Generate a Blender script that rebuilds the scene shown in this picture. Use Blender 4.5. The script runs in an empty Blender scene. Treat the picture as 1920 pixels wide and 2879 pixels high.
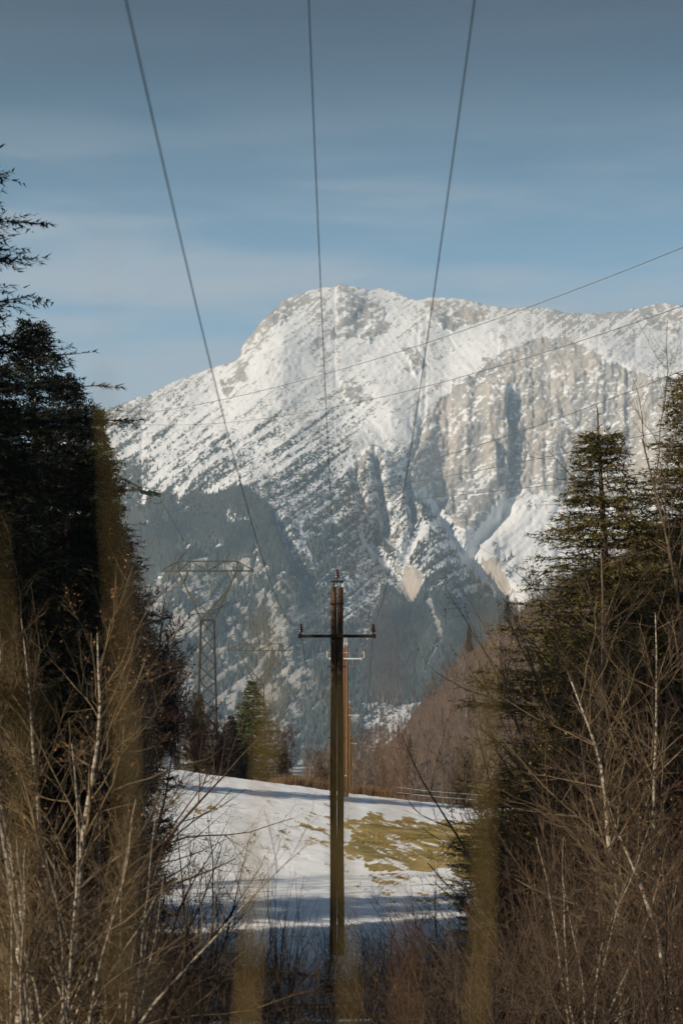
import bpy, math
import numpy as np
from mathutils import Vector

R = math.radians
SC = bpy.context.scene
COL = SC.collection

# ------------------------------------------------------------------ camera, sky, sun, exposure
HAZE = 0.000105
FPX, HX, HY = 5598.0, 960.0, 2000.0          # focal length in photo pixels, principal column, horizon row
cam_d = bpy.data.cameras.new('camera')
cam = bpy.data.objects.new('camera', cam_d); COL.objects.link(cam)
cam.location = (0, 0, 0); cam.rotation_euler = (R(90), 0, 0)
cam_d.sensor_fit = 'VERTICAL'; cam_d.sensor_height = 36.0; cam_d.sensor_width = 24.0
cam_d.lens = 70.0
cam_d.shift_y = (HY - 1439.5) / 2879.0
cam_d.clip_start = 0.1; cam_d.clip_end = 40000
cam_d.dof.use_dof = True; cam_d.dof.focus_distance = 62.0; cam_d.dof.aperture_fstop = 2.8
SC.camera = cam

SUN_TO = Vector((-0.79, -0.61, 0.0)).normalized()   # horizontal direction towards the sun
SUN_EL = R(27)
to_sun = Vector((SUN_TO.x * math.cos(SUN_EL), SUN_TO.y * math.cos(SUN_EL), math.sin(SUN_EL)))
sun_d = bpy.data.lights.new('sun', 'SUN'); sun_d.energy = 5.0; sun_d.angle = R(0.53); sun_d.color = (1.0, 0.88, 0.72)
sun = bpy.data.objects.new('sun', sun_d); COL.objects.link(sun)
sun.rotation_euler = to_sun.to_track_quat('Z', 'Y').to_euler()

w = bpy.data.worlds.new('World'); SC.world = w; w.use_nodes = True
wn, wl = w.node_tree.nodes, w.node_tree.links
wn.clear()
def N(nodes, t, **kw):
    n = nodes.new(t)
    for k, v in kw.items(): setattr(n, k, v)
    return n
out = N(wn, 'ShaderNodeOutputWorld'); bg = N(wn, 'ShaderNodeBackground'); bg.inputs[1].default_value = 0.10
sky = N(wn, 'ShaderNodeTexSky'); sky.sky_type = 'NISHITA'; sky.sun_disc = False
sky.sun_elevation = SUN_EL; sky.sun_rotation = math.atan2(SUN_TO.x, SUN_TO.y); sky.altitude = 900
sky.air_density = 1.0; sky.dust_density = 0.6; sky.ozone_density = 1.5
tc = N(wn, 'ShaderNodeTexCoord'); sep = N(wn, 'ShaderNodeSeparateXYZ'); wl.new(tc.outputs['Generated'], sep.inputs[0])
rmp = N(wn, 'ShaderNodeValToRGB')
cr = rmp.color_ramp; cr.interpolation = 'B_SPLINE'
cr.elements[0].position = 0.0; cr.elements[0].color = (1.0, 1.0, 0.97, 1)
cr.elements[1].position = 1.0; cr.elements[1].color = (0.06, 0.105, 0.19, 1)
for p, c in ((0.15, (1.0, 1.0, 0.97)), (0.21, (0.86, 0.90, 0.88)), (0.27, (0.42, 0.48, 0.48)), (0.33, (0.045, 0.075, 0.115)), (0.42, (0.05, 0.09, 0.16))):
    e = cr.elements.new(p); e.color = (*c, 1)
wl.new(sep.outputs[2], rmp.inputs[0])
mul = N(wn, 'ShaderNodeMix', data_type='RGBA', blend_type='MULTIPLY'); mul.inputs[0].default_value = 1
hs = N(wn, 'ShaderNodeHueSaturation'); hs.inputs['Saturation'].default_value = 1.15; hs.inputs['Hue'].default_value = 0.488; hs.inputs['Value'].default_value = 1.35
wl.new(sky.outputs[0], hs.inputs['Color']); wl.new(hs.outputs[0], mul.inputs[6]); wl.new(rmp.outputs[0], mul.inputs[7])
# thin streaky cirrus: noise stretched along the horizon
mp = N(wn, 'ShaderNodeMapping'); mp.inputs['Scale'].default_value = (2.2, 2.2, 16.0); wl.new(tc.outputs['Generated'], mp.inputs[0])
nz = N(wn, 'ShaderNodeTexNoise'); nz.inputs['Scale'].default_value = 2.3; nz.inputs['Detail'].default_value = 5; nz.inputs['Roughness'].default_value = 0.52
nz.inputs['Distortion'].default_value = 0.25
wl.new(mp.outputs[0], nz.inputs['Vector'])
cm = N(wn, 'ShaderNodeMapRange'); cm.interpolation_type = 'SMOOTHERSTEP'
for i, v in ((1, 0.34), (2, 0.68), (3, 0.10), (4, 0.75)): cm.inputs[i].default_value = v
wl.new(nz.outputs[0], cm.inputs[0])
cb = N(wn, 'ShaderNodeMapRange'); cb.interpolation_type = 'SMOOTHSTEP'   # cirrus thins out towards the zenith
for i, v in ((1, 0.19), (2, 0.31), (3, 1.0), (4, 0.05)): cb.inputs[i].default_value = v
wl.new(sep.outputs[2], cb.inputs[0])
cmul = N(wn, 'ShaderNodeMath', operation='MULTIPLY'); wl.new(cm.outputs[0], cmul.inputs[0]); wl.new(cb.outputs[0], cmul.inputs[1])
mix = N(wn, 'ShaderNodeMix', data_type='RGBA'); mix.inputs[7].default_value = (5.6, 5.75, 6.0, 1)
wl.new(cmul.outputs[0], mix.inputs[0]); wl.new(mul.outputs[2], mix.inputs[6])
wl.new(mix.outputs[2], bg.inputs[0]); wl.new(bg.outputs[0], out.inputs[0])

SC.view_settings.view_transform = 'Standard'; SC.view_settings.look = 'None'
SC.view_settings.exposure = 0.12; SC.view_settings.gamma = 1.0; SC.view_settings.use_curve_mapping = False
SC.render.engine = 'CYCLES'
SC.cycles.use_denoising = True
SC.cycles.max_bounces = 6; SC.cycles.diffuse_bounces = 3; SC.cycles.glossy_bounces = 2
SC.cycles.transmission_bounces = 4; SC.cycles.transparent_max_bounces = 8; SC.cycles.volume_bounces = 0
SC.cycles.use_adaptive_sampling = True; SC.cycles.adaptive_threshold = 0.02
SC.cycles.sample_clamp_indirect = 4.0

# ------------------------------------------------------------------ helpers
def P(px, py, d):
    """point seen at photo pixel (px, py) at distance d ahead of the camera"""
    return np.array([(px - HX) / FPX * d, d, (HY - py) / FPX * d])

def mesh_from(name, verts, faces, smooth=False):
    verts = np.asarray(verts, dtype=np.float32).reshape(-1, 3); faces = np.asarray(faces, dtype=np.int32)
    me = bpy.data.meshes.new(name)
    me.vertices.add(len(verts)); me.vertices.foreach_set('co', verts.ravel())
    k = faces.shape[1]; m = len(faces)
    me.loops.add(m * k); me.loops.foreach_set('vertex_index', faces.ravel())
    me.polygons.add(m); me.polygons.foreach_set('loop_start', np.arange(0, m * k, k, dtype=np.int32))
    me.update(calc_edges=True)
    if smooth: me.polygons.foreach_set('use_smooth', np.ones(m, dtype=bool))
    return me

class MB:
    """collects shapes with triangle or quad faces into one mesh"""
    def __init__(s): s.v = []; s.f = []; s.n = 0
    def add(s, v, f):
        v = np.asarray(v, float).reshape(-1, 3); f = np.asarray(f, int)
        if f.shape[1] == 3: f = np.concatenate([f, f[:, 2:3]], 1)
        s.v.append(v); s.f.append(f + s.n); s.n += len(v); return s
    def box(s, c, size, rot=None):
        h = np.array(size) / 2.0
        v = np.array([[x, y, z] for x in (-1, 1) for y in (-1, 1) for z in (-1, 1)]) * h
        if rot is not None: v = v @ np.array(rot).T
        f = [[0, 1, 3, 2], [4, 6, 7, 5], [0, 4, 5, 1], [2, 3, 7, 6], [0, 2, 6, 4], [1, 5, 7, 3]]
        return s.add(v + np.array(c), f)
    def bar(s, a, b, t, t2=None):
        """square bar from a to b"""
        a = np.array(a, float); b = np.array(b, float); d = b - a; L = np.linalg.norm(d); d /= L
        u = np.cross(d, [0, 1, 0.01]); u /= np.linalg.norm(u); q = np.cross(d, u)
        return s.box((a + b) / 2, (t, t2 or t, L), np.stack([u, q, d], 1))
    def tube(s, pts, rad, k=8, cap=True):
        v, f = tube_poly(pts, rad, k, cap); return s.add(v, f)
    def lathe(s, c, prof, k=12):
        a = np.linspace(0, 2 * np.pi, k, endpoint=False)
        v = np.array([[r * np.cos(t), r * np.sin(t), z] for r, z in prof for t in a]) + np.array(c)
        f = [[i * k + j, i * k + (j + 1) % k, (i + 1) * k + (j + 1) % k, (i + 1) * k + j] for i in range(len(prof) - 1) for j in range(k)]
        return s.add(v, f)
    def build(s, name, mat, parent=None, smooth=False):
        v = np.concatenate(s.v); f = np.concatenate(s.f)
        me = bpy.data.meshes.new(name)
        me.from_pydata(v.tolist(), [], [list(dict.fromkeys(x)) for x in f.tolist()]); me.update()
        if smooth: me.polygons.foreach_set('use_smooth', np.ones(len(me.polygons), dtype=bool))
        return obj(name, me, mat, parent)

def obj(name, me, mat=None, parent=None, loc=None):
    o = bpy.data.objects.new(name, me); COL.objects.link(o)
    if mat is not None:
        me.materials.clear(); me.materials.append(mat)
    if parent is not None: o.parent = parent
    if loc is not None: o.location = loc
    return o
def empty(name, loc=(0, 0, 0), rz=0.0):
    o = bpy.data.objects.new(name, None); COL.objects.link(o)
    o.location = loc; o.rotation_euler = (0, 0, rz); o.empty_display_size = 0.2
    return o
def tag(o, label=None, cat=None, group=None, kind=None):
    if label: o['label'] = label
    if cat: o['category'] = cat
    if group: o['group'] = group
    if kind: o['kind'] = kind
    return o
def copy_tree(o, parent=None):
    c = o.copy(); COL.objects.link(c)
    if parent is not None: c.parent = parent
    for ch in [x for x in o.children]: copy_tree(ch, c)
    return c

def tube_poly(pts, rad, k=8, cap=True):
    pts = np.asarray(pts, float); n = len(pts); rad = np.broadcast_to(np.asarray(rad, float), (n,))
    T = np.gradient(pts, axis=0); T /= np.linalg.norm(T, axis=1)[:, None] + 1e-12
    ref = np.array([0.31, 0.95, 0.05]) if abs(T[:, 2]).mean() > 0.6 else np.array([0.05, 0.1, 1.0])
    U = np.cross(T, ref); U /= np.linalg.norm(U, axis=1)[:, None]; V = np.cross(T, U)
    a = np.linspace(0, 2 * np.pi, k, endpoint=False)
    v = pts[:, None] + rad[:, None, None] * (np.cos(a)[None, :, None] * U[:, None] + np.sin(a)[None, :, None] * V[:, None])
    i = np.arange(n - 1)[:, None]; j = np.arange(k)[None]; j2 = (j + 1) % k
    f = np.stack([i * k + j, i * k + j2, (i + 1) * k + j2, (i + 1) * k + j], -1).reshape(-1, 4)
    v = v.reshape(-1, 3)
    if cap:
        c0 = len(v); v = np.concatenate([v, pts[:1], pts[-1:]])
        jj = np.arange(k); e0 = np.stack([jj, np.full(k, c0), (jj + 1) % k, (jj + 1) % k], -1)
        b = (n - 1) * k; e1 = np.stack([b + jj, b + (jj + 1) % k, np.full(k, c0 + 1), np.full(k, c0 + 1)], -1)
        f = np.concatenate([f, e0, e1])
    return v, f

def nrm(a): return a / (np.linalg.norm(a, axis=-1, keepdims=True) + 1e-12)

def segs_mesh(P0, P1, r0, r1, k=3):
    """independent little prisms for many segments at once -> verts, tris"""
    D = nrm(P1 - P0); ref = np.where(np.abs(D[:, 2:3]) > 0.8, np.array([[1., 0, 0]]), np.array([[0, 0, 1.]]))
    U = nrm(np.cross(D, ref)); V = np.cross(D, U); n = len(P0)
    a = np.linspace(0, 2 * np.pi, k, endpoint=False)
    ring = np.cos(a)[None, :, None] * U[:, None] + np.sin(a)[None, :, None] * V[:, None]
    A = P0[:, None] + ring * np.asarray(r0)[:, None, None]; B = P1[:, None] + ring * np.asarray(r1)[:, None, None]
    v = np.concatenate([A, B], 1).reshape(-1, 3)
    j = np.arange(k); j2 = (j + 1) % k
    f = np.concatenate([np.stack([j, j2, j2 + k], -1), np.stack([j, j2 + k, j + k], -1)])
    f = (f[None] + (np.arange(n) * 2 * k)[:, None, None]).reshape(-1, 3)
    return v, f

def tri_twigs(rs, B, T, wdt):
    d = nrm(T - B); wv = nrm(np.cross(d, rs.randn(len(B), 3))) * (np.broadcast_to(wdt, (len(B),)) * 0.5)[:, None]
    return np.stack([B - wv, B + wv, T], 1).reshape(-1, 3), np.arange(3 * len(B)).reshape(-1, 3)

def join(parts):
    vs, fs, n = [], [], 0
    for v, f in parts:
        vs.append(v); fs.append(f + n); n += len(v)
    return np.concatenate(vs), np.concatenate(fs)

# value noise in two dimensions
_rs = np.random.RandomState(7)
_T = _rs.rand(16, 256, 256)
def vn(x, y, s=0):
    x = np.asarray(x, float); y = np.asarray(y, float)
    xi = np.floor(x).astype(int); yi = np.floor(y).astype(int); fx = x - xi; fy = y - yi
    fx = fx * fx * fx * (fx * (fx * 6 - 15) + 10); fy = fy * fy * fy * (fy * (fy * 6 - 15) + 10); t = _T[s % 16]
    g = lambda a, b: t[(yi + b) & 255, (xi + a) & 255]
    return (g(0, 0) * (1 - fx) + g(1, 0) * fx) * (1 - fy) + (g(0, 1) * (1 - fx) + g(1, 1) * fx) * fy
def fbm(x, y, o=5, s=0, gain=0.5):
    a, t, n = 1.0, 0.0, 0.0
    c, si = math.cos(0.6), math.sin(0.6)
    for i in range(o):
        t = t + a * vn(x, y, s + i); n += a; a *= gain
        x, y = (c * x - si * y) * 2.03 + 17.1, (si * x + c * y) * 2.03 + 5.7
    return t / n
def ridged(x, y, o=5, s=0, gain=0.5):
    a, t, n = 1.0, 0.0, 0.0
    c, si = math.cos(0.5), math.sin(0.5)
    for i in range(o):
        t = t + a * (1 - np.abs(2 * vn(x, y, s + i) - 1)); n += a; a *= gain
        x, y = (c * x - si * y) * 2.07 + 11.3, (si * x + c * y) * 2.07 + 3.9
    return t / n
def sstep(a, b, x):
    t = np.clip((x - a) / (b - a), 0, 1); return t * t * (3 - 2 * t)
def inpoly(px, py, pts):
    r = np.zeros(px.shape, bool); n = len(pts)
    for i in range(n):
        x1, y1 = pts[i]; x2, y2 = pts[(i + 1) % n]
        if y1 == y2: continue
        r ^= ((y1 > py) != (y2 > py)) & (px < (x2 - x1) * (py - y1) / (y2 - y1) + x1)
    return r
def distline(px, py, pts):
    d = np.full(px.shape, 1e9)
    for (x1, y1), (x2, y2) in zip(pts[:-1], pts[1:]):
        l2 = (x2 - x1) ** 2 + (y2 - y1) ** 2
        t = np.clip(((px - x1) * (x2 - x1) + (py - y1) * (y2 - y1)) / l2, 0, 1)
        d = np.minimum(d, np.hypot(px - x1 - t * (x2 - x1), py - y1 - t * (y2 - y1)))
    return d

# ------------------------------------------------------------------ materials
def new_mat(name):
    m = bpy.data.materials.new(name); m.use_nodes = True
    b = m.node_tree.nodes['Principled BSDF']; return m, m.node_tree.nodes, m.node_tree.links, b
def simple(name, c1, c2, scale=8.0, rough=0.85, stretch=(1, 1, 1), bump=0.0, coord='Object', detail=4, metal=0.0, spec=0.2, island=0.0):
    m, n, l, b = new_mat(name)
    t = N(n, 'ShaderNodeTexCoord'); mp = N(n, 'ShaderNodeMapping'); mp.inputs['Scale'].default_value = stretch
    l.new(t.outputs[coord], mp.inputs[0])
    z = N(n, 'ShaderNodeTexNoise'); z.inputs['Scale'].default_value = scale; z.inputs['Detail'].default_value = detail
    l.new(mp.outputs[0], z.inputs['Vector'])
    r = N(n, 'ShaderNodeValToRGB'); r.color_ramp.elements[0].position = 0.32; r.color_ramp.elements[1].position = 0.68
    r.color_ramp.elements[0].color = (*c1, 1); r.color_ramp.elements[1].color = (*c2, 1)
    l.new(z.outputs[0], r.inputs[0])
    src = r.outputs[0]
    if island:
        g = N(n, 'ShaderNodeNewGeometry'); mr = N(n, 'ShaderNodeMapRange')
        mr.inputs[3].default_value = 1 - island; mr.inputs[4].default_value = 1 + island
        l.new(g.outputs['Random Per Island'], mr.inputs[0])
        mm = N(n, 'ShaderNodeMix', data_type='RGBA', blend_type='MULTIPLY'); mm.inputs[0].default_value = 1
        l.new(src, mm.inputs[6]); l.new(mr.outputs[0], mm.inputs[7]); src = mm.outputs[2]
    l.new(src, b.inputs['Base Color'])
    b.inputs['Roughness'].default_value = rough; b.inputs['Metallic'].default_value = metal
    b.inputs['Specular IOR Level'].default_value = spec
    if bump:
        bp = N(n, 'ShaderNodeBump'); bp.inputs['Strength'].default_value = bump; bp.inputs['Distance'].default_value = 0.02
        l.new(z.outputs[0], bp.inputs['Height']); l.new(bp.outputs[0], b.inputs['Normal'])
    return m

M = {}
M['log_dark'] = simple('dark_log_wood', (0.030, 0.018, 0.012), (0.135, 0.080, 0.048), 6, 0.8, (9, 9, 0.5), 0.5)  # darker brown than the logs of the other poles
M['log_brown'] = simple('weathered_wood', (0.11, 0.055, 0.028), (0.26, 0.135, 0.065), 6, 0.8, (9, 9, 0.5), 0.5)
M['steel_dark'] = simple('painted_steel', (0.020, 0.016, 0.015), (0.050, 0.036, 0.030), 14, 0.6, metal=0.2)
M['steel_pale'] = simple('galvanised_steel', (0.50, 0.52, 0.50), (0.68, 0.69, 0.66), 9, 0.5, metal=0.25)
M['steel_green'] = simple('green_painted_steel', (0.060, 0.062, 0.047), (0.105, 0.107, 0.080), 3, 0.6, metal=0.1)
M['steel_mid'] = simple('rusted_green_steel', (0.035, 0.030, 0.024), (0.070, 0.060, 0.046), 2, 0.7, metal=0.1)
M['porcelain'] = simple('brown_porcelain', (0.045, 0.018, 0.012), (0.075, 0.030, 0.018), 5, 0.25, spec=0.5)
M['porcelain_red'] = simple('red_porcelain', (0.17, 0.055, 0.03), (0.26, 0.085, 0.045), 5, 0.3, spec=0.5)
M['glass_green'] = simple('green_insulator_glass', (0.03, 0.075, 0.052), (0.07, 0.13, 0.095), 5, 0.15, spec=0.6)
M['glass_grey'] = simple('grey_insulator_glass', (0.30, 0.36, 0.35), (0.45, 0.50, 0.48), 5, 0.25, spec=0.6)
M['cable'] = simple('weathered_cable', (0.030, 0.032, 0.035), (0.055, 0.057, 0.06), 3, 0.55, metal=0.3)
M['cable_far'] = simple('aluminium_cable', (0.12, 0.12, 0.12), (0.17, 0.17, 0.17), 3, 0.5, metal=0.3)
M['needle_shaded'] = simple('shaded_spruce_needles', (0.006, 0.009, 0.005), (0.017, 0.023, 0.010), 2.2, 0.65, island=0.4)  # spruce needles near black: the shade over the left group is in the colour
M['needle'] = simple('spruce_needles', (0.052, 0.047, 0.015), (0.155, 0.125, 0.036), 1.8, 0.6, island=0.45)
M['needle_lit'] = simple('sunlit_spruce_needles', (0.060, 0.070, 0.020), (0.12, 0.125, 0.035), 1.2, 0.6, island=0.4)  # spruce needles turned yellow green: sunlight put into the colour
M['bark'] = simple('spruce_bark', (0.06, 0.042, 0.030), (0.15, 0.105, 0.07), 14, 0.9, (1, 1, 0.35), 0.6)
M['twig'] = simple('brown_twigs', (0.045, 0.031, 0.021), (0.125, 0.086, 0.055), 3, 0.75, island=0.4)
M['twig_red'] = simple('reddish_twigs', (0.060, 0.030, 0.022), (0.125, 0.066, 0.044), 2.2, 0.75, island=0.4)
M['twig_dark'] = simple('dark_twigs', (0.020, 0.013, 0.012), (0.050, 0.033, 0.028), 3, 0.8, island=0.3)
M['twig_pale'] = simple('pale_twigs', (0.085, 0.058, 0.032), (0.185, 0.132, 0.074), 3, 0.7, island=0.35)
M['dry_leaf'] = simple('dry_leaves', (0.10, 0.045, 0.022), (0.23, 0.115, 0.045), 3, 0.8, island=0.5)
M['catkin'] = simple('yellow_catkins', (0.22, 0.13, 0.03), (0.38, 0.25, 0.06), 3, 0.7, island=0.4)
M['stalk'] = simple('dry_straw', (0.36, 0.24, 0.08), (0.55, 0.38, 0.13), 20, 0.7, (1, 1, 0.2))
M['stalk_red'] = simple('red_straw', (0.27, 0.12, 0.045), (0.42, 0.20, 0.07), 20, 0.7, (1, 1, 0.2))
M['stalk_olive'] = simple('olive_straw', (0.30, 0.205, 0.065), (0.46, 0.325, 0.105), 20, 0.7, (1, 1, 0.2))
M['stalk_pale'] = simple('bleached_straw', (0.50, 0.42, 0.33), (0.66, 0.57, 0.46), 20, 0.7, (1, 1, 0.2))
M['grass'] = simple('winter_grass', (0.18, 0.14, 0.035), (0.36, 0.27, 0.10), 0.35, 0.8, island=0.35)
M['dead_grass'] = simple('dead_grass', (0.10, 0.060, 0.032), (0.21, 0.135, 0.075), 0.5, 0.85, island=0.4)
M['far_tree'] = simple('far_conifers', (0.040, 0.044, 0.038), (0.13, 0.125, 0.092), 0.008, 0.8, island=0.35)
M['bare_wood'] = simple('bare_woodland', (0.075, 0.055, 0.050), (0.25, 0.185, 0.13), 0.045, 0.85, island=0.5)
M['white_paint'] = simple('white_tape', (0.70, 0.70, 0.68), (0.80, 0.80, 0.78), 4, 0.6)

def birch_mat():
    m, n, l, b = new_mat('birch_bark')
    t = N(n, 'ShaderNodeTexCoord'); mp = N(n, 'ShaderNodeMapping'); mp.inputs['Scale'].default_value = (2.5, 2.5, 11)
    l.new(t.outputs['Object'], mp.inputs[0])
    z = N(n, 'ShaderNodeTexNoise'); z.inputs['Scale'].default_value = 1.6; z.inputs['Detail'].default_value = 5; z.inputs['Roughness'].default_value = 0.65
    l.new(mp.outputs[0], z.inputs['Vector'])
    r = N(n, 'ShaderNodeValToRGB'); e = r.color_ramp.elements
    e[0].position = 0.40; e[0].color = (0.05, 0.036, 0.028, 1); e[1].position = 0.56; e[1].color = (0.36, 0.31, 0.23, 1)
    x = e.new(0.47); x.color = (0.22, 0.165, 0.115, 1)
    l.new(z.outputs[0], r.inputs[0]); l.new(r.outputs[0], b.inputs['Base Color']); b.inputs['Roughness'].default_value = 0.75
    return m
M['birch'] = birch_mat()

# ------------------------------------------------------------------ the lie of the land
def crest_z(x):
    px = np.clip(HX + x / 126.0 * FPX, 150, 1800)
    py = np.interp(px, [150, 430, 640, 800, 980, 1200, 1360, 1800], [2120, 2161, 2184, 2206, 2229, 2256, 2271, 2290])
    return (HY - py) / FPX * 126.0
YC = 126.0
HILL_X = np.array([-60, -8, 2, 12, 19, 26, 33, 40, 45, 53, 57, 86, 111, 200, 420])
HILL_Z = np.array([-26, -24, -17, -12.5, -9, 0, 7, 17, 20, 27, 31, 48, 60, 120, 210]) - 1.0
def land(x, y):
    x = np.asarray(x, float); y = np.asarray(y, float)
    near = -1.62 - 0.108 * y
    xt = 26 * np.tanh(x / 26)
    basin = -6.22 - 0.03 * xt
    cz = crest_z(x * np.where(y > 126, 126.0 / np.maximum(y, 1), 1.0))
    t = np.clip((y - 57.5) / (YC - 57.5), 0, 1)
    field = basin + (cz - basin) * (0.30 * t + 0.70 * sstep(0, 1, t * 0.93 + 0.02) / 0.985)
    beyond = cz - np.interp(y - YC, [0, 20, 62, 164, 314, 474, 1400, 3700], [0, 1.6, 3.6, 9.0, 16.5, 25.5, 66, 100])
    z = np.where(y < 57.5, np.where(y < 46, near, 0), field)
    k = sstep(34, 47, y)
    z = np.where(y < 57.5, near * (1 - k) + basin * k, field)
    z = np.where(y > YC, beyond, z)
    # side banks under the trees, both flanks of the cutting
    z = z + 0.09 * np.maximum(0, -x - 6 - 0.02 * y) * sstep(10, 30, y) * (1 - sstep(100, 180, y))
    z = z + 0.05 * np.maximum(0, x - 6.5) * sstep(10, 30, y) * (1 - sstep(90, 150, y))
    # wooded spur on the right
    hx = x * np.where(y > 200, 650.0 / np.maximum(y, 200), 650.0 / 200)
    hz = np.interp(hx, HILL_X, HILL_Z)
    bump = sstep(240, 640, y) * (1 - sstep(800, 1300, y))
    lump = (fbm(x / 40, y / 40, 4, 3) - 0.5) * 16
    z = z + bump * np.maximum(0, (hz + lump * sstep(0, 30, hx)) * (y / 650.0) - z)
    return z

# ground sheet: fine near the camera, coarse far off
ya = np.concatenate([np.linspace(-40, 30, 50), np.linspace(30.5, 57, 90), np.arange(57.3, 131, 0.27), np.geomspace(131.5, 4150, 190)])
aa = np.concatenate([-np.geomspace(22, 1.0 * 130, 30)[::-1], np.arange(-21.8, 21.9, 0.145), np.geomspace(22, 130, 30)])
wsc = np.interp(ya, [-40, 130, 300, 700, 4150], [1, 1, 2.2, 4.2, 15.5])
GX = aa[None] * wsc[:, None]; GY = np.repeat(ya[:, None], len(aa), 1)
GZ = land(GX, GY)
nearm = sstep(20, 40, GY) * (1 - sstep(126, 180, GY))
GZ = GZ + nearm * ((fbm(GX / 3.5, GY / 6.0, 4, 1) - 0.5) * 0.16 + (fbm((GX * 0.976 + GY * 0.22) / 0.5, (GX * 0.22 - GY * 0.976) / 2.6, 3, 5) - 0.5) * 0.07)
GZ = GZ + (1 - nearm) * (fbm(GX / 25, GY / 25, 4, 2) - 0.5) * np.clip(GY / 100, 0.2, 4)
# photo column/row of every ground point: where the meadow shows through the snow
gpx = HX + GX / np.maximum(GY, 5) * FPX; gpy = HY - GZ / np.maximum(GY, 5) * FPX
def grass_prob(px, py):
    wpx = px + (fbm(px / 60, py / 25, 4, 3) - 0.5) * 150; wpy = py + (fbm(px / 50, py / 20, 4, 6) - 0.5) * 60
    g = np.zeros(px.shape)
    g = np.maximum(g, 0.84 * inpoly(wpx, wpy, [(975, 2300), (1080, 2290), (1240, 2320), (1500, 2315), (1600, 2480), (1400, 2500), (1230, 2455), (1080, 2440), (980, 2420)]))
    g = np.maximum(g, 0.37 * inpoly(wpx, wpy, [(690, 2330), (800, 2300), (920, 2260), (1000, 2290), (1000, 2480), (930, 2420), (860, 2380), (700, 2395)]))
    g = np.maximum(g, 0.50 * inpoly(wpx, wpy, [(420, 2190), (520, 2230), (600, 2270), (590, 2300), (440, 2290), (350, 2230)]))
    g = np.maximum(g, 0.46 * inpoly(wpx, wpy, [(1000, 2440), (1400, 2480), (1420, 2560), (1180, 2540), (1000, 2500)]))
    g = np.maximum(g, 0.13 * inpoly(px, py, [(600, 2200), (1000, 2260), (1000, 2500), (650, 2500)]))
    return g
def streak(x, y):
    # tufts in rows along the slope, falling to the right
    u = x * 0.985 + y * 0.17; v = x * 0.17 - y * 0.985
    return 0.50 * fbm(u / 0.24, v / 2.0, 2, 8, 0.5) + 0.30 * fbm(u / 0.6, v / 3.2, 3, 2, 0.6) + 0.20 * fbm(u / 2.2, v / 6.0, 3, 4)
gp = grass_prob(gpx, gpy)
GRASS = np.clip(0.5 + 2.2 * (gp * 0.50 + streak(GX, GY) - 0.79), 0, 1) * (GY > 56) * (GY < 130)
brown = np.maximum(sstep(132, 142, GY), 1 - sstep(24, 46, GY))
# litter under the thickets on both sides, with snow left in patches
side = np.maximum(sstep(520, 330, gpx), sstep(1380, 1520, gpx)) * (GY < 120) * (GY > 20)
brown = np.maximum(brown, side * sstep(0.42, 0.5, fbm(GX / 1.3, GY / 2.0, 4, 9)))
brown = np.maximum(brown, (GY < 48) * (GY > 20) * sstep(0.50, 0.56, fbm(GX / 1.0, GY / 1.6, 4, 10)))
brown = brown * (1 - 0.75 * (GY > 1500) * (fbm(GX / 60, GY / 60, 4, 12) > 0.55))
nY, nX = GX.shape
idx = np.arange(nY * nX).reshape(nY, nX)
gf = np.stack([idx[:-1, :-1], idx[:-1, 1:], idx[1:, 1:], idx[1:, :-1]], -1).reshape(-1, 4)
gme = mesh_from('ground', np.stack([GX, GY, GZ], -1), gf, True)
ca = gme.attributes.new('cover', 'FLOAT_COLOR', 'POINT')
ca.data.foreach_set('color', np.stack([GRASS, brown, np.zeros_like(GX), np.ones_like(GX)], -1).astype(np.float32).ravel())
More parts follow.
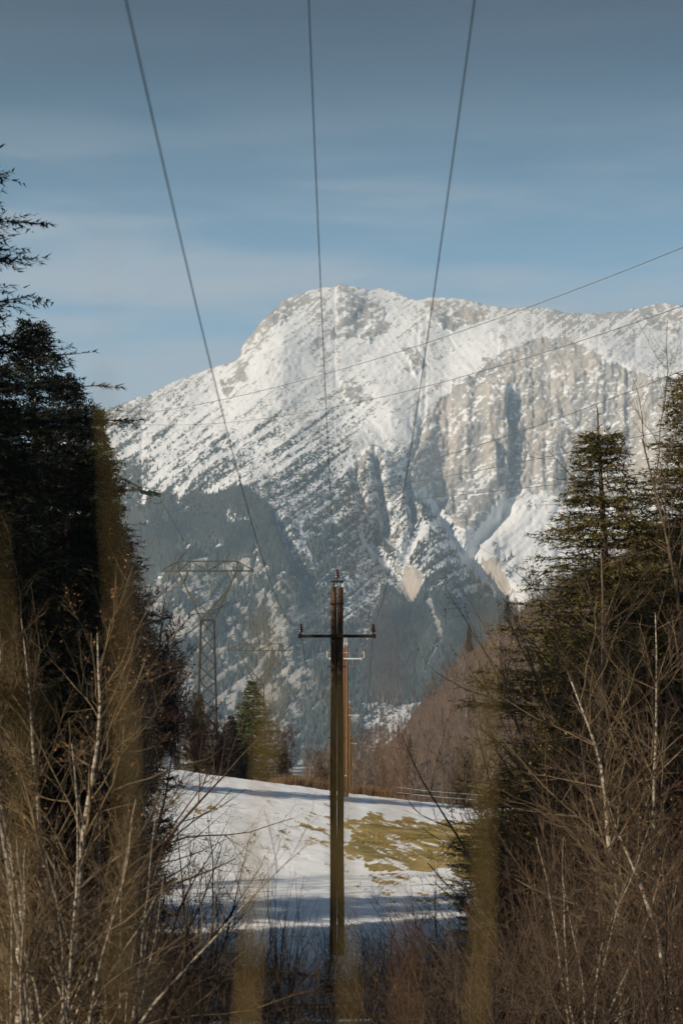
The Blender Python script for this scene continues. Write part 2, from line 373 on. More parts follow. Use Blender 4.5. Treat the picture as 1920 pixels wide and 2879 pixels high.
def ground_mat():
    m, n, l, b = new_mat('snowy_ground')
    at = N(n, 'ShaderNodeAttribute', attribute_name='cover'); sp = N(n, 'ShaderNodeSeparateColor'); l.new(at.outputs['Color'], sp.inputs[0])
    t = N(n, 'ShaderNodeTexCoord')
    def noise(sc, d=4):
        z = N(n, 'ShaderNodeTexNoise'); z.inputs['Scale'].default_value = sc; z.inputs['Detail'].default_value = d; l.new(t.outputs['Object'], z.inputs['Vector']); return z
    def ramp(z, a, c):
        r = N(n, 'ShaderNodeValToRGB'); r.color_ramp.elements[0].position = 0.33; r.color_ramp.elements[1].position = 0.67
        r.color_ramp.elements[0].color = (*a, 1); r.color_ramp.elements[1].color = (*c, 1); l.new(z.outputs[0], r.inputs[0]); return r
    snow = ramp(noise(0.8), (0.78, 0.79, 0.80), (0.86, 0.86, 0.86))
    gr = ramp(noise(0.45, 7), (0.15, 0.135, 0.035), (0.46, 0.32, 0.12))
    br = ramp(noise(1.3, 6), (0.055, 0.036, 0.024), (0.14, 0.092, 0.06))
    rot = N(n, 'ShaderNodeMapping'); rot.inputs['Rotation'].default_value = (0, 0, R(9.8)); l.new(t.outputs['Object'], rot.inputs[0])
    stv = N(n, 'ShaderNodeMapping'); stv.inputs['Scale'].default_value = (9.0, 1.1, 3.0); l.new(rot.outputs[0], stv.inputs[0])
    gz_ = N(n, 'ShaderNodeTexNoise'); gz_.inputs['Scale'].default_value = 1.0; gz_.inputs['Detail'].default_value = 5; gz_.inputs['Roughness'].default_value = 0.7; l.new(stv.outputs[0], gz_.inputs['Vector'])
    ga = N(n, 'ShaderNodeMath', operation='MULTIPLY_ADD'); ga.inputs[1].default_value = 1.5; ga.inputs[2].default_value = -0.75; l.new(gz_.outputs[0], ga.inputs[0])
    gb = N(n, 'ShaderNodeMath', operation='ADD'); l.new(ga.outputs[0], gb.inputs[0]); l.new(sp.outputs[0], gb.inputs[1])
    gc = N(n, 'ShaderNodeMapRange'); gc.interpolation_type = 'SMOOTHSTEP'; gc.inputs[1].default_value = 0.42; gc.inputs[2].default_value = 0.62; l.new(gb.outputs[0], gc.inputs[0])
    m1 = N(n, 'ShaderNodeMix', data_type='RGBA'); l.new(gc.outputs[0], m1.inputs[0]); l.new(snow.outputs[0], m1.inputs[6]); l.new(gr.outputs[0], m1.inputs[7])
    m2 = N(n, 'ShaderNodeMix', data_type='RGBA'); l.new(sp.outputs[1], m2.inputs[0]); l.new(m1.outputs[2], m2.inputs[6]); l.new(br.outputs[0], m2.inputs[7])
    l.new(m2.outputs[2], b.inputs['Base Color']); b.inputs['Roughness'].default_value = 0.75; b.inputs['Specular IOR Level'].default_value = 0.15
    z = noise(6, 5); bp = N(n, 'ShaderNodeBump'); bp.inputs['Strength'].default_value = 0.35; bp.inputs['Distance'].default_value = 0.05
    l.new(z.outputs[0], bp.inputs['Height']); l.new(bp.outputs[0], b.inputs['Normal'])
    return m
ground = tag(obj('ground', gme, ground_mat()), 'snowy hillside meadow and valley ground', None, None, 'structure')

# grass standing out of the thawed patches
rng = np.random.RandomState(11)
def blades(x, y, h, wd, lean, jit, rs):
    n = len(x); z = land(x, y)
    a = rs.rand(n) * 2 * np.pi
    u = np.stack([np.cos(a), np.sin(a), np.zeros(n)], -1) * wd[:, None]
    b = np.stack([x, y, z - 0.02], -1); tip = b + np.stack([lean[0] * h + rs.randn(n) * jit * h, lean[1] * h + rs.randn(n) * jit * h, h], -1)
    v = np.stack([b - u, b + u, tip], 1).reshape(-1, 3)
    return v, np.arange(3 * n).reshape(-1, 3)
cx = rng.uniform(-14, 15, 260000); cy = 58 + 68 * rng.rand(260000)
cz = land(cx, cy); cpx = HX + cx / cy * FPX; cpy = HY - cz / cy * FPX
keep = grass_prob(cpx, cpy) * 0.50 + streak(cx, cy) > 0.79
cx, cy = cx[keep][:30000], cy[keep][:30000]
v, f = blades(cx, cy, rng.uniform(0.02, 0.075, len(cx)), rng.uniform(0.010, 0.024, len(cx)), (0.7, -0.5), 0.5, rng)
tag(obj('meadow_grass', mesh_from('meadow_grass', v, f), M['grass']), 'olive and straw coloured winter grass in thawed patches of the snow', 'grass', kind='stuff')
# dead grass along the brow
a = rng.rand(9000)
px = np.concatenate([rng.uniform(760, 935, 5200), rng.uniform(985, 1115, 3000), rng.uniform(1115, 1400, 1000)])
dd = np.concatenate([rng.uniform(128, 136, 5200), rng.uniform(126.5, 130, 3000), rng.uniform(127, 129, 1000)])
hh = np.concatenate([rng.uniform(0.3, 1.1, 5200) * np.interp(px[:5200], [760, 800, 935], [0.5, 1, 1]), rng.uniform(0.35, 0.85, 3000) * np.interp(px[5200:8200], [985, 1010, 1070, 1115], [0.8, 1, 1, 0.4]), rng.uniform(0.06, 0.22, 1000)])
v, f = blades((px - HX) / FPX * dd, dd, hh, rng.uniform(0.012, 0.03, len(px)), (0.1, 0), 0.25, rng)
tag(obj('dead_grass', mesh_from('dead_grass', v, f), M['dead_grass']), 'rust brown dead grass along the brow of the snowy field', 'grass', kind='stuff')

# ------------------------------------------------------------------ the mountain
SKY_X = np.array([-700, -300, 0, 180, 280, 367, 392, 400, 420, 478, 551, 636, 668, 686, 735, 796, 857, 906, 967, 1016, 1040, 1065, 1102, 1151, 1175, 1212, 1273, 1322, 1371, 1445, 1506, 1592, 1677, 1763, 1837, 1870, 1920, 2100, 2600])
SKY_Y = np.array([1560, 1420, 1290, 1200, 1160, 1127, 1112, 1122, 1110, 1078, 1053, 1022, 1010, 967, 906, 845, 820, 808, 800, 811, 818, 808, 818, 839, 845, 835, 839, 845, 861, 867, 863, 879, 882, 872, 857, 851, 863, 900, 1000])
CTRL = {
 -700: [(2150, 2200), (1900, 3000), (1700, 3800), (1560, 4600)],
 0:    [(2150, 2200), (1900, 3000), (1600, 4000), (1290, 5200)],
 280:  [(2150, 2200), (1900, 2900), (1600, 3700), (1400, 4400), (1155, 5400)],
 560:  [(2150, 2200), (1900, 2800), (1600, 3500), (1400, 4150), (1200, 5000), (1045, 5700)],
 800:  [(2150, 2200), (1900, 2750), (1600, 3400), (1400, 4000), (1200, 4700), (1000, 5600), (835, 6300)],
 960:  [(2150, 2200), (1900, 2800), (1600, 3600), (1400, 4250), (1250, 4600), (1000, 5600), (800, 6500)],
 1100: [(2150, 2200), (1900, 2900), (1600, 3900), (1500, 4350), (1300, 4500), (1150, 4950), (1000, 5700), (815, 6500)],
 1250: [(2150, 2200), (1900, 3000), (1650, 3800), (1500, 4500), (1430, 4750), (1200, 4950), (1100, 5250), (950, 5900), (840, 6400)],
 1420: [(2150, 2200), (1900, 3100), (1680, 4000), (1500, 4700), (1420, 4850), (1050, 5100), (960, 5600), (865, 6400)],
 1700: [(2150, 2200), (1900, 3100), (1600, 4250), (1430, 4850), (1000, 5150), (950, 5600), (880, 6300)],
 1920: [(2150, 2200), (1900, 3100), (1600, 4250), (1450, 4750), (1050, 5050), (960, 5600), (860, 6300)],
 2600: [(2150, 2200), (1900, 3100), (1600, 4250), (1450, 4750), (1100, 5050), (1040, 5600), (1000, 6000)],
}
ucol = np.concatenate([np.arange(-700, -40, 24), np.arange(-40, 1970, 3.2), np.arange(1972, 2600, 24)])
NR = 410
fr = np.linspace(0, 1, NR)
PYC = np.interp(ucol, SKY_X, SKY_Y) + (fbm(ucol / 14, ucol * 0 + 3.3, 4, 2) - 0.5) * 10
MPX = np.repeat(ucol[None], NR, 0)
MPY = 2150 + (PYC[None] - 2150) * fr[:, None]
ck = sorted(CTRL); pyg = np.arange(700, 2200, 10.0)
tab = np.array([np.interp(pyg, [p for p, _ in CTRL[k][::-1]], [d for _, d in CTRL[k][::-1]]) for k in ck])
# let every profile keep climbing past its listed crest instead of standing up as a wall
tab = np.array([np.where(pyg < CTRL[k][-1][0], CTRL[k][-1][1] + (CTRL[k][-1][0] - pyg) * 3.4, r) for k, r in zip(ck, tab)])
kern = np.ones(5) / 5
tab = np.array([np.convolve(np.pad(r, 2, 'edge'), kern, 'valid') for r in tab])
def depth(px, py):
    i = np.clip(np.searchsorted(ck, px) - 1, 0, len(ck) - 2); ckv = np.array(ck, float)
    t = (px - ckv[i]) / (ckv[i + 1] - ckv[i]); t = np.clip(t, 0, 1); t = t * t * (3 - 2 * t) * 0.5 + t * 0.5
    j = np.clip((py - 700) / 10.0, 0, len(pyg) - 1.001); j0 = j.astype(int); s = j - j0
    A = tab[i, j0] * (1 - s) + tab[i, j0 + 1] * s; B = tab[i + 1, j0] * (1 - s) + tab[i + 1, j0 + 1] * s
    return A * (1 - t) + B * t
MD = 3800 + (depth(MPX, MPY) - 2200) * 0.465
wx = MPX + (fbm(MPX / 70, MPY / 70, 4, 1) - 0.5) * 46; wy = MPY + (fbm(MPX / 70, MPY / 70, 4, 5) - 0.5) * 46
wxs = MPX + (fbm(MPX / 22, MPY / 22, 4, 2) - 0.5) * 26; wys = MPY + (fbm(MPX / 22, MPY / 22, 4, 9) - 0.5) * 26
cliffR = inpoly(wx, wy, [(1140, 1300), (1175, 1200), (1240, 1130), (1330, 1055), (1350, 1010), (1420, 1000), (1500, 950), (1600, 950), (1690, 1000), (1760, 1050), (1850, 1070), (2000, 1050), (2300, 1060), (2300, 1430), (1900, 1460), (1680, 1400), (1520, 1395), (1450, 1400), (1420, 1440), (1400, 1480), (1350, 1530), (1290, 1500), (1240, 1440), (1190, 1400), (1160, 1350)])
cliffM = inpoly(wx, wy, [(985, 1290), (1060, 1260), (1140, 1290), (1160, 1380), (1180, 1450), (1140, 1560), (1080, 1500), (1040, 1480), (1000, 1400)])
crag = inpoly(wxs, wys, [(740, 880), (790, 835), (830, 850), (820, 900), (760, 960), (690, 1000), (665, 1005), (690, 950)])
crag |= inpoly(wxs, wys, [(950, 880), (1000, 845), (1080, 870), (1090, 930), (1040, 960), (990, 950), (930, 960)])
crag |= inpoly(wxs, wys, [(1180, 850), (1250, 840), (1330, 855), (1400, 880), (1330, 910), (1240, 930), (1190, 890)])
crag |= inpoly(wxs, wys, [(620, 1070), (690, 1030), (690, 1080), (630, 1120)])
crag |= inpoly(wxs, wys, [(260, 1150), (360, 1110), (430, 1110), (400, 1170), (330, 1200), (280, 1260), (240, 1250)])
crag |= inpoly(wxs, wys, [(960, 1060), (1010, 1080), (1050, 1130), (1000, 1140), (950, 1100)])
crag |= inpoly(wxs, wys, [(1130, 990), (1160, 980), (1190, 1030), (1170, 1060)])
crag |= inpoly(wxs, wys, [(1800, 860), (1870, 850), (1930, 880), (1900, 940), (1820, 920)])
cliff = cliffR | cliffM
# fall-line coordinates: the open slopes run down to the left, the walls straight down
al = 0.60 * MPX + 0.80 * MPY; dn = -0.80 * MPX + 0.60 * MPY
gul = ridged(al / 75, dn / 420, 5, 3, 0.36)
gul2 = ridged(al / 17, dn / 120, 4, 7)
vert = ridged(MPX / 48, MPY / 380, 5, 4, 0.42)
ledge = fbm(MPX / 60, MPY / 16, 4, 6)
big = fbm(MPX / 190, MPY / 190, 4, 0, 0.36)
fine = fbm(MPX / 9, MPY / 9, 4, 11)
hgt = sstep(2120, 1900, MPY)
rel = (big - 0.5) * 44 + (gul - 0.5) * 13 * (1 - 0.55 * cliff) + (gul2 - 0.5) * 5 + (fine - 0.5) * 4
rel = rel + cliff * ((vert - 0.5) * 15 + (fbm(MPX / 70, MPY / 90, 5, 14, 0.4) - 0.5) * 22 + (fine - 0.5) * 6)
rel = rel + crag * ((ridged(MPX / 34, MPY / 44, 5, 8, 0.5) - 0.4) * 15)
def ridge(pts, width, amp, wob=14):
    q = distline(MPX + (fbm(MPX / 40, MPY / 40, 3, 4) - .5) * wob, MPY + (fbm(MPX / 40, MPY / 40, 3, 13) - .5) * wob, pts)
    return amp * (0.42 if width > 14 else 0.5) * np.exp(-(q / width) ** 2)
# spurs stand forward, gullies cut back (metres)
rel = rel + ridge([(1190, 1465), (1210, 1560), (1240, 1700), (1260, 1850)], 75, 110)
rel = rel + ridge([(690, 1390), (720, 1480), (760, 1600), (800, 1750), (850, 1950)], 90, 95)
rel = rel + ridge([(960, 830), (800, 1000), (680, 1180), (540, 1330)], 80, 60)
rel = rel + ridge([(420, 1450), (520, 1560), (560, 1750)], 90, 60)
rel = rel + ridge([(1180, 1380), (1230, 1450), (1290, 1545), (1440, 1690)], 22, -95)
rel = rel + ridge([(1420, 1440), (1350, 1520), (1330, 1560), (1460, 1690)], 20, -70)
rel = rel + ridge([(1020, 1500), (1100, 1600), (1150, 1700)], 18, -55)
rel = rel + ridge([(1180, 1500), (1130, 1600), (1160, 1700)], 16, -45)
rel = rel + ridge([(780, 1480), (835, 1590), (870, 1660)], 18, -60)
rel = rel + ridge([(1060, 1290), (1075, 1400), (1085, 1500)], 10, -80, 8)
rel = rel + ridge([(1140, 1330), (1155, 1420), (1165, 1480)], 9, -80, 8)
rel = rel + ridge([(1000, 1330), (1020, 1420)], 12, -60, 8)
# the pillar with its deep blue cleft: everything left of the edge stands proud of the wall behind it
edge = np.interp(MPY, [1060, 1100, 1160, 1280, 1400, 1470], [1436, 1422, 1422, 1428, 1414, 1405]) + (fbm(MPX * 0 + 1, MPY / 30, 3, 1) - .5) * 12
rel = rel + 34 * sstep(1, -1, (MPX - edge) / 3.0) * sstep(edge - 150, edge - 20, MPX) * sstep(1075, 1110, MPY) * sstep(1480, 1430, MPY)
edge2 = np.interp(MPY, [1240, 1300, 1400], [1385, 1392, 1398]) + (fbm(MPX * 0 + 6, MPY / 30, 3, 2) - .5) * 10
rel = rel + 20 * sstep(1, -1, (MPX - edge2) / 3.0) * sstep(edge2 - 60, edge2 - 8, MPX) * sstep(1250, 1270, MPY) * sstep(1400, 1370, MPY)
rel = rel * hgt * np.clip((MPY - PYC[None]) / 40, 0.12, 1)
# running water cuts the gullies: drops wander down the slope and wear it where they meet
Z0 = (HY - MPY) / FPX * MD
rsd = np.random.RandomState(17); ACC = np.zeros(MPX.shape); nc = MPX.shape[1]
for it in range(3):
    Zc = Z0 + (rel + (fbm(MPX / 60, MPY / 60, 4, it, 0.5) - 0.5) * 30) * 0.75 - 4.0 * np.log1p(ACC / 12.0) + np.arange(nc)[None] * np.interp(MPX, [0, 900, 1150, 1400, 1900], [1.5, 1.4, 0.5, 0.2, 0.5]) * (1 - cliff)
    pj = rsd.randint(0, nc, 26000); pi_ = rsd.randint(30, NR, 26000)
    for stp in range(NR - 2):
        ok = pi_ > 1
        if not ok.any(): break
        pj, pi_ = pj[ok], pi_[ok]
        np.add.at(ACC, (pi_, pj), 1.0)
        L_, C_, R_ = (Zc[pi_ - 1, np.clip(pj + o, 0, nc - 1)] + rsd.rand(len(pj)) * 2.2 for o in (-1, 0, 1))
        off = np.where((L_ < C_) & (L_ < R_), -1, np.where(R_ < C_, 1, 0))
        pj = np.clip(pj + off, 0, nc - 1); pi_ = pi_ - 1
FLOW = np.log1p(ACC / 6.0)
FB = FLOW.copy()
FS = FB.copy()
for _ in range(7): FB[1:-1, 1:-1] = (FB[1:-1, 1:-1] * 2 + FB[:-2, 1:-1] + FB[2:, 1:-1] + FB[1:-1, :-2] * 1.5 + FB[1:-1, 2:] * 1.5) / 7.0
FS[1:-1, 1:-1] = (FS[1:-1, 1:-1] * 2 + FS[:-2, 1:-1] + FS[2:, 1:-1] + FS[1:-1, :-2] + FS[1:-1, 2:]) / 6.0
rel = rel - (1.9 * (FB - FB.mean()) + 0.7 * (FS - FS.mean())) * hgt * (1 - 0.4 * inpoly(wx, wy, [(380, 1650), (870, 1650), (1020, 1760), (1020, 2150), (100, 2150)])) * np.clip((MPY - PYC[None]) / 60, 0.1, 1)
MX = (MPX - HX) / FPX * MD; MY = MD.copy(); MZ = (HY - MPY) / FPX * MD
MY = MY - rel * 0.80; MZ = MZ + rel * 0.42 * np.clip((MPY - PYC[None]) / 60, 0.05, 1)
# cover: how much snow, pine and bare rock lies where
pine_line = np.interp(MPX, [0, 280, 560, 800, 960, 1100, 1250, 1450, 1900], [1000, 1025, 1060, 1085, 1085, 1130, 1270, 1460, 1460])
pd = np.clip((MPY - pine_line) / 560, 0, 0.50)
pd = pd * (1 - cliffR)
tri = inpoly(wx, wy, [(600, 1420), (690, 1395), (770, 1460), (830, 1560), (870, 1640), (720, 1600), (560, 1590), (460, 1660), (330, 1680), (300, 1500), (440, 1420)])
leftF = inpoly(wx, wy, [(250, 1340), (340, 1300), (430, 1290), (420, 1330), (390, 1400), (360, 1520), (250, 1600)]) | inpoly(wx, wy, [(330, 1660), (380, 1480), (470, 1400), (560, 1390), (560, 1500), (470, 1580)])
midF = inpoly(wx, wy, [(870, 1500), (960, 1480), (1010, 1570), (1000, 1720), (900, 1740), (860, 1640)])
lowF = inpoly(wx, wy, [(1060, 1660), (1150, 1720), (1250, 1640), (1380, 1660), (1460, 1700), (1460, 1960), (1000, 1980), (1040, 1780)])
cone = inpoly(wxs, wys, [(1190, 1470), (1240, 1490), (1330, 1570), (1440, 1690), (1300, 1720), (1160, 1700), (1150, 1600)])
grey = inpoly(wx, wy, [(380, 1650), (560, 1590), (720, 1600), (870, 1650), (930, 1740), (1010, 1760), (1020, 2150), (100, 2150), (300, 1720)])
pd = np.where(cliffM, pd * 0.35, pd); pd = np.where(leftF, 0.74, pd); pd = np.where(tri, 0.87 + 0.7 * np.minimum(0, fbm(wx / 30, wy / 40, 3, 8) - 0.45), pd); pd = np.where(midF, 0.66, pd); pd = np.where(lowF, 0.90, pd)
pd = np.where(cone, np.interp(MPY, [1470, 1560, 1690, 1750], [0.28, 0.42, 0.66, 0.86]), pd)
pd = np.where(grey, 0.44 + 0.9 * (fbm(wx / 22, wy / 34, 4, 12, 0.6) - 0.5), pd)
snowy = np.ones_like(MPX)
rockc = np.where(cliffR, 0.80, 0.0); rockc = np.where(cliffM, 0.52, rockc); rockc = np.where(crag, 0.62, rockc)
rockc = np.where(grey, 1.7, rockc)
def tongue(pts, wd, wob=16):
    q = distline(MPX + (fbm(MPX / 18, MPY / 18, 3, 3) - .5) * wob, MPY + (fbm(MPX / 18, MPY / 18, 3, 14) - .5) * wob, pts); return q < wd
snowpath = tongue([(1180, 1380), (1230, 1450), (1300, 1560), (1450, 1700)], 15) | tongue([(1430, 1420), (1370, 1490), (1330, 1540), (1370, 1600), (1470, 1690)], 20)
snowpath |= tongue([(1020, 1510), (1060, 1560), (1110, 1610), (1160, 1690)], 9) | tongue([(1185, 1500), (1140, 1580), (1150, 1680)], 9) | tongue([(775, 1480), (830, 1580)], 6)
snowpath |= tongue([(590, 1560), (620, 1545)], 9, 8) | tongue([(470, 1320), (420, 1380), (405, 1440)], 7) | tongue([(560, 1330), (500, 1420)], 6) | tongue([(330, 1290), (420, 1240)], 9, 8) | tongue([(660, 1200), (520, 1330), (430, 1370)], 5) | tongue([(840, 1450), (850, 1530), (880, 1600)], 6)
snowpath |= inpoly(wx, wy, [(1440, 1420), (1560, 1400), (1680, 1420), (1800, 1470), (1900, 1500), (1700, 1560), (1500, 1640), (1420, 1600), (1350, 1540)]) & (fbm(wx / 20, wy / 40, 4, 7) > 0.40)
scree = tongue([(1195, 1720), (1225, 1790), (1235, 1830), (1195, 1900)], 8) | tongue([(1250, 1790), (1215, 1860)], 5)
pinkscree = inpoly(wxs, wys, [(1140, 1590), (1190, 1640), (1165, 1700), (1130, 1650)]) | inpoly(wxs, wys, [(1350, 1560), (1400, 1590), (1450, 1660), (1400, 1640)]) | inpoly(wxs, wys, [(1110, 1580), (1130, 1590), (1135, 1620)])
def rank(a):
    r = np.empty(a.size); r[np.argsort(a, axis=None)] = np.arange(a.size) / a.size; return r.reshape(a.shape)
rn = rank(0.30 * fbm(MPX / 30, MPY / 11, 4, 6, 0.65) + 0.34 * fbm(MPX / 9, MPY / 6, 3, 5, 0.65) + 0.16 * (1 - gul2) + 0.20 * fbm(al / 7, dn / 26, 3, 12))
fl = rank(FLOW + 0.3 * FB)
ROCK = np.where(rockc > 0, rockc - rn, -1.0)
up = (rockc == 0) & (pd < 0.3)
ru = rank(0.44 * fbm(al / 5.5, dn / 80, 4, 13, 0.65) + 0.22 * fbm(MPX / 16, MPY / 12, 4, 2) + 0.20 * vn(MPX / 4, MPY / 4, 3) + 0.16 * fl)
upd = np.interp(MPY - PYC[None], [0, 40, 120, 300, 500], [0.26, 0.18, 0.09, 0.11, 0.15]) * np.interp(fbm(MPX / 90, MPY / 90, 3, 5), [0.35, 0.65], [0.35, 1.9])
ROCK = np.where(up, upd - ru, ROCK)
spk = rank(0.16 * fbm(al / 8, dn / 14, 3, 6, 0.6) + 0.18 * vn(MPX / 3.6, MPY / 3.6, 15) + 0.46 * fbm(al / 8, dn / 130, 4, 1, 0.6) + 0.12 * fl)
PINE = np.where(cliffR, -1.0, pd - spk)
PINE = np.where(pd > 0.84, 0.20 + 0.30 * (pd - spk), PINE); PINE = np.where(pd < 0.01, -1, PINE)
ROCK[snowpath] = -1; PINE[snowpath] = np.minimum(PINE[snowpath], -0.38)
ROCK[scree | pinkscree] = 1; PINE[scree | pinkscree] = -1
ROCK = np.clip(0.5 + 0.5 * ROCK, 0, 1); PINE = np.clip(0.5 + 0.5 * PINE, 0, 1)
tone = np.clip(fbm(wx / 60, wy / 130, 4, 10) + 0.25 * (vert - .5), 0, 1)
tone = np.where(grey, 0.08 + 0.34 * tone + 0.22 * (fbm(MPX / 8, MPY / 12, 3, 9) > 0.60), tone); tone = np.where(pinkscree, 0.95, tone); tone = np.where(scree, 0.25, tone)
tone = np.where(cliffM, tone * 0.85, tone)
# far side of the ridge, so that the mountain is a solid body
back = []
for k, (dy, dz) in enumerate(((60, -15), (250, -160), (700, -520), (1100, -1000))):
    back.append((MX[-1] * (MY[-1] + dy) / MY[-1], MY[-1] + dy, np.maximum(MZ[-1] + dz, -120)))
BX = np.concatenate([MX, np.array([b[0] for b in back])]); BY = np.concatenate([MY, np.array([b[1] for b in back])]); BZ = np.concatenate([MZ, np.array([b[2] for b in back])])
ext = lambda A: np.concatenate([A, np.repeat(A[-1:], len(back), 0)])
cov = np.stack([ext(ROCK), ext(PINE), ext(tone), np.ones_like(BX)], -1)
n1, n2 = BX.shape; idx = np.arange(n1 * n2).reshape(n1, n2)
mf = np.stack([idx[:-1, :-1], idx[:-1, 1:], idx[1:, 1:], idx[1:, :-1]], -1).reshape(-1, 4)
mme = mesh_from('mountain', np.stack([BX, BY, BZ], -1), mf, True)
ca = mme.attributes.new('cover', 'FLOAT_COLOR', 'POINT'); ca.data.foreach_set('color', cov.astype(np.float32).ravel())
def mountain_mat():
    m, n, l, b = new_mat('snow_and_rock')
    at = N(n, 'ShaderNodeAttribute', attribute_name='cover'); sp = N(n, 'ShaderNodeSeparateColor'); l.new(at.outputs['Color'], sp.inputs[0])
    t = N(n, 'ShaderNodeTexCoord')
    def noise(sc, det, stretch=(1, 1, 1), rough=0.6):
        mp = N(n, 'ShaderNodeMapping'); mp.inputs['Scale'].default_value = stretch; l.new(t.outputs['Object'], mp.inputs[0])
        z = N(n, 'ShaderNodeTexNoise'); z.inputs['Scale'].default_value = sc; z.inputs['Detail'].default_value = det; z.inputs['Roughness'].default_value = rough
        l.new(mp.outputs[0], z.inputs['Vector']); return z.outputs[0]
    def thresh(attr, nz_, amp, soft):
        # share of ground covered + fine noise, cut sharply
        a = N(n, 'ShaderNodeMath', operation='MULTIPLY_ADD'); l.new(nz_, a.inputs[0]); a.inputs[1].default_value = amp; a.inputs[2].default_value = -0.5 * amp
        c = N(n, 'ShaderNodeMath', operation='ADD'); l.new(attr, c.inputs[0]); l.new(a.outputs[0], c.inputs[1])
        r = N(n, 'ShaderNodeMapRange'); r.interpolation_type = 'SMOOTHSTEP'; r.inputs[1].default_value = 0.5 - soft; r.inputs[2].default_value = 0.5 + soft
        l.new(c.outputs[0], r.inputs[0]); return r.outputs[0]
    rk = thresh(sp.outputs[0], noise(0.09, 5, (1, 1, 1.6), 0.7), 0.9, 0.04)
    pn = thresh(sp.outputs[1], noise(0.17, 3, (1, 1, 0.8), 0.7), 1.15, 0.04)
    r = N(n, 'ShaderNodeValToRGB'); e = r.color_ramp.elements
    e[0].position = 0.0; e[0].color = (0.20, 0.195, 0.185, 1); e[1].position = 0.9; e[1].color = (0.53, 0.46, 0.385, 1)
    for p_, c_ in ((0.3, (0.37, 0.35, 0.325)), (0.55, (0.46, 0.425, 0.38))):
        x = e.new(p_); x.color = (*c_, 1)
    l.new(sp.outputs[2], r.inputs[0])
    v = N(n, 'ShaderNodeMapRange'); v.inputs[1].default_value = 0.3; v.inputs[2].default_value = 0.7; v.inputs[3].default_value = 0.72; v.inputs[4].default_value = 1.22; l.new(noise(0.05, 8, (1, 1, 0.45), 0.7), v.inputs[0])
    mm = N(n, 'ShaderNodeMix', data_type='RGBA', blend_type='MULTIPLY'); mm.inputs[0].default_value = 1; l.new(r.outputs[0], mm.inputs[6]); l.new(v.outputs[0], mm.inputs[7])
    m1 = N(n, 'ShaderNodeMix', data_type='RGBA'); m1.inputs[6].default_value = (0.86, 0.86, 0.86, 1); l.new(rk, m1.inputs[0]); l.new(mm.outputs[2], m1.inputs[7])
    pr_ = N(n, 'ShaderNodeValToRGB'); pr_.color_ramp.elements[0].position = 0.35; pr_.color_ramp.elements[1].position = 0.68
    pr_.color_ramp.elements[0].color = (0.034, 0.038, 0.032, 1); pr_.color_ramp.elements[1].color = (0.12, 0.12, 0.098, 1); l.new(noise(0.13, 3), pr_.inputs[0])
    m2 = N(n, 'ShaderNodeMix', data_type='RGBA'); l.new(pr_.outputs[0], m2.inputs[7]); l.new(pn, m2.inputs[0]); l.new(m1.outputs[2], m2.inputs[6])
    l.new(m2.outputs[2], b.inputs['Base Color']); b.inputs['Roughness'].default_value = 0.9; b.inputs['Specular IOR Level'].default_value = 0.05
    bp = N(n, 'ShaderNodeBump'); bp.inputs['Strength'].default_value = 0.6; bp.inputs['Distance'].default_value = 3.0
    l.new(noise(0.06, 8, (1, 1, 0.6), 0.65), bp.inputs['Height']); l.new(bp.outputs[0], b.inputs['Normal'])
    return m
tag(obj('mountain', mme, mountain_mat()), 'snow covered mountain ridge with brown rock walls above a pine belt', None, None, 'structure')

# conifers of the mountain's forest belt, individually modelled but past counting
rs = np.random.RandomState(5)
area_w = np.clip(np.where(pd > 0.8, 1.0, np.where(grey, 0.55 * (pd > 0.42), pd ** 2 * 0.22)), 0, 1) * (ucol[None] > -60) * (ucol[None] < 1980)
area_w = area_w * (PINE > 0.52) * np.interp(MPY, [1100, 1400, 1700, 2150], [0.7, 0.9, 0.8, 0.4])
pr = area_w.ravel() / area_w.sum(); NT = 52000
pick = rs.choice(pr.size, NT, p=pr)
ti, tj = np.unravel_index(pick, MX.shape)
def bil(A):
    a = rs2a; b_ = rs2b; i1 = np.minimum(ti + 1, NR - 1); j1 = np.minimum(tj + 1, MX.shape[1] - 1)
    return A[ti, tj] * (1 - a) * (1 - b_) + A[i1, tj] * a * (1 - b_) + A[ti, j1] * (1 - a) * b_ + A[i1, j1] * a * b_
rs2a, rs2b = rs.rand(NT), rs.rand(NT)
TP = np.stack([bil(MX), bil(MY), bil(MZ)], -1)
hgt_t = rs.uniform(8, 20, NT) * np.interp(MPY[ti, tj], [1100, 1300, 1500], [0.45, 0.7, 1.0])
wid = hgt_t * rs.uniform(0.16, 0.26, NT)
ang = np.linspace(0, 2 * np.pi, 5, endpoint=False)
ring = np.stack([np.cos(ang), np.sin(ang), np.zeros(5)], -1)
vv = TP[:, None] + ring[None] * (wid[:, None] * rs.uniform(0.7, 1.2, (NT, 5)))[:, :, None]
vv[:, :, 2] += (hgt_t * 0.03)[:, None]
vv = np.concatenate([vv, (TP + np.stack([rs.randn(NT) * .3, rs.randn(NT) * .3, hgt_t], -1))[:, None]], 1)
tf = np.stack([np.arange(5), (np.arange(5) + 1) % 5, np.full(5, 5)], -1)
tag(obj('mountain_forest', mesh_from('mountain_forest', vv.reshape(-1, 3), (tf[None] + (np.arange(NT) * 6)[:, None, None]).reshape(-1, 3)), M['far_tree']),
    'blue grey conifer forest on the lower mountain slopes', 'forest', kind='stuff')

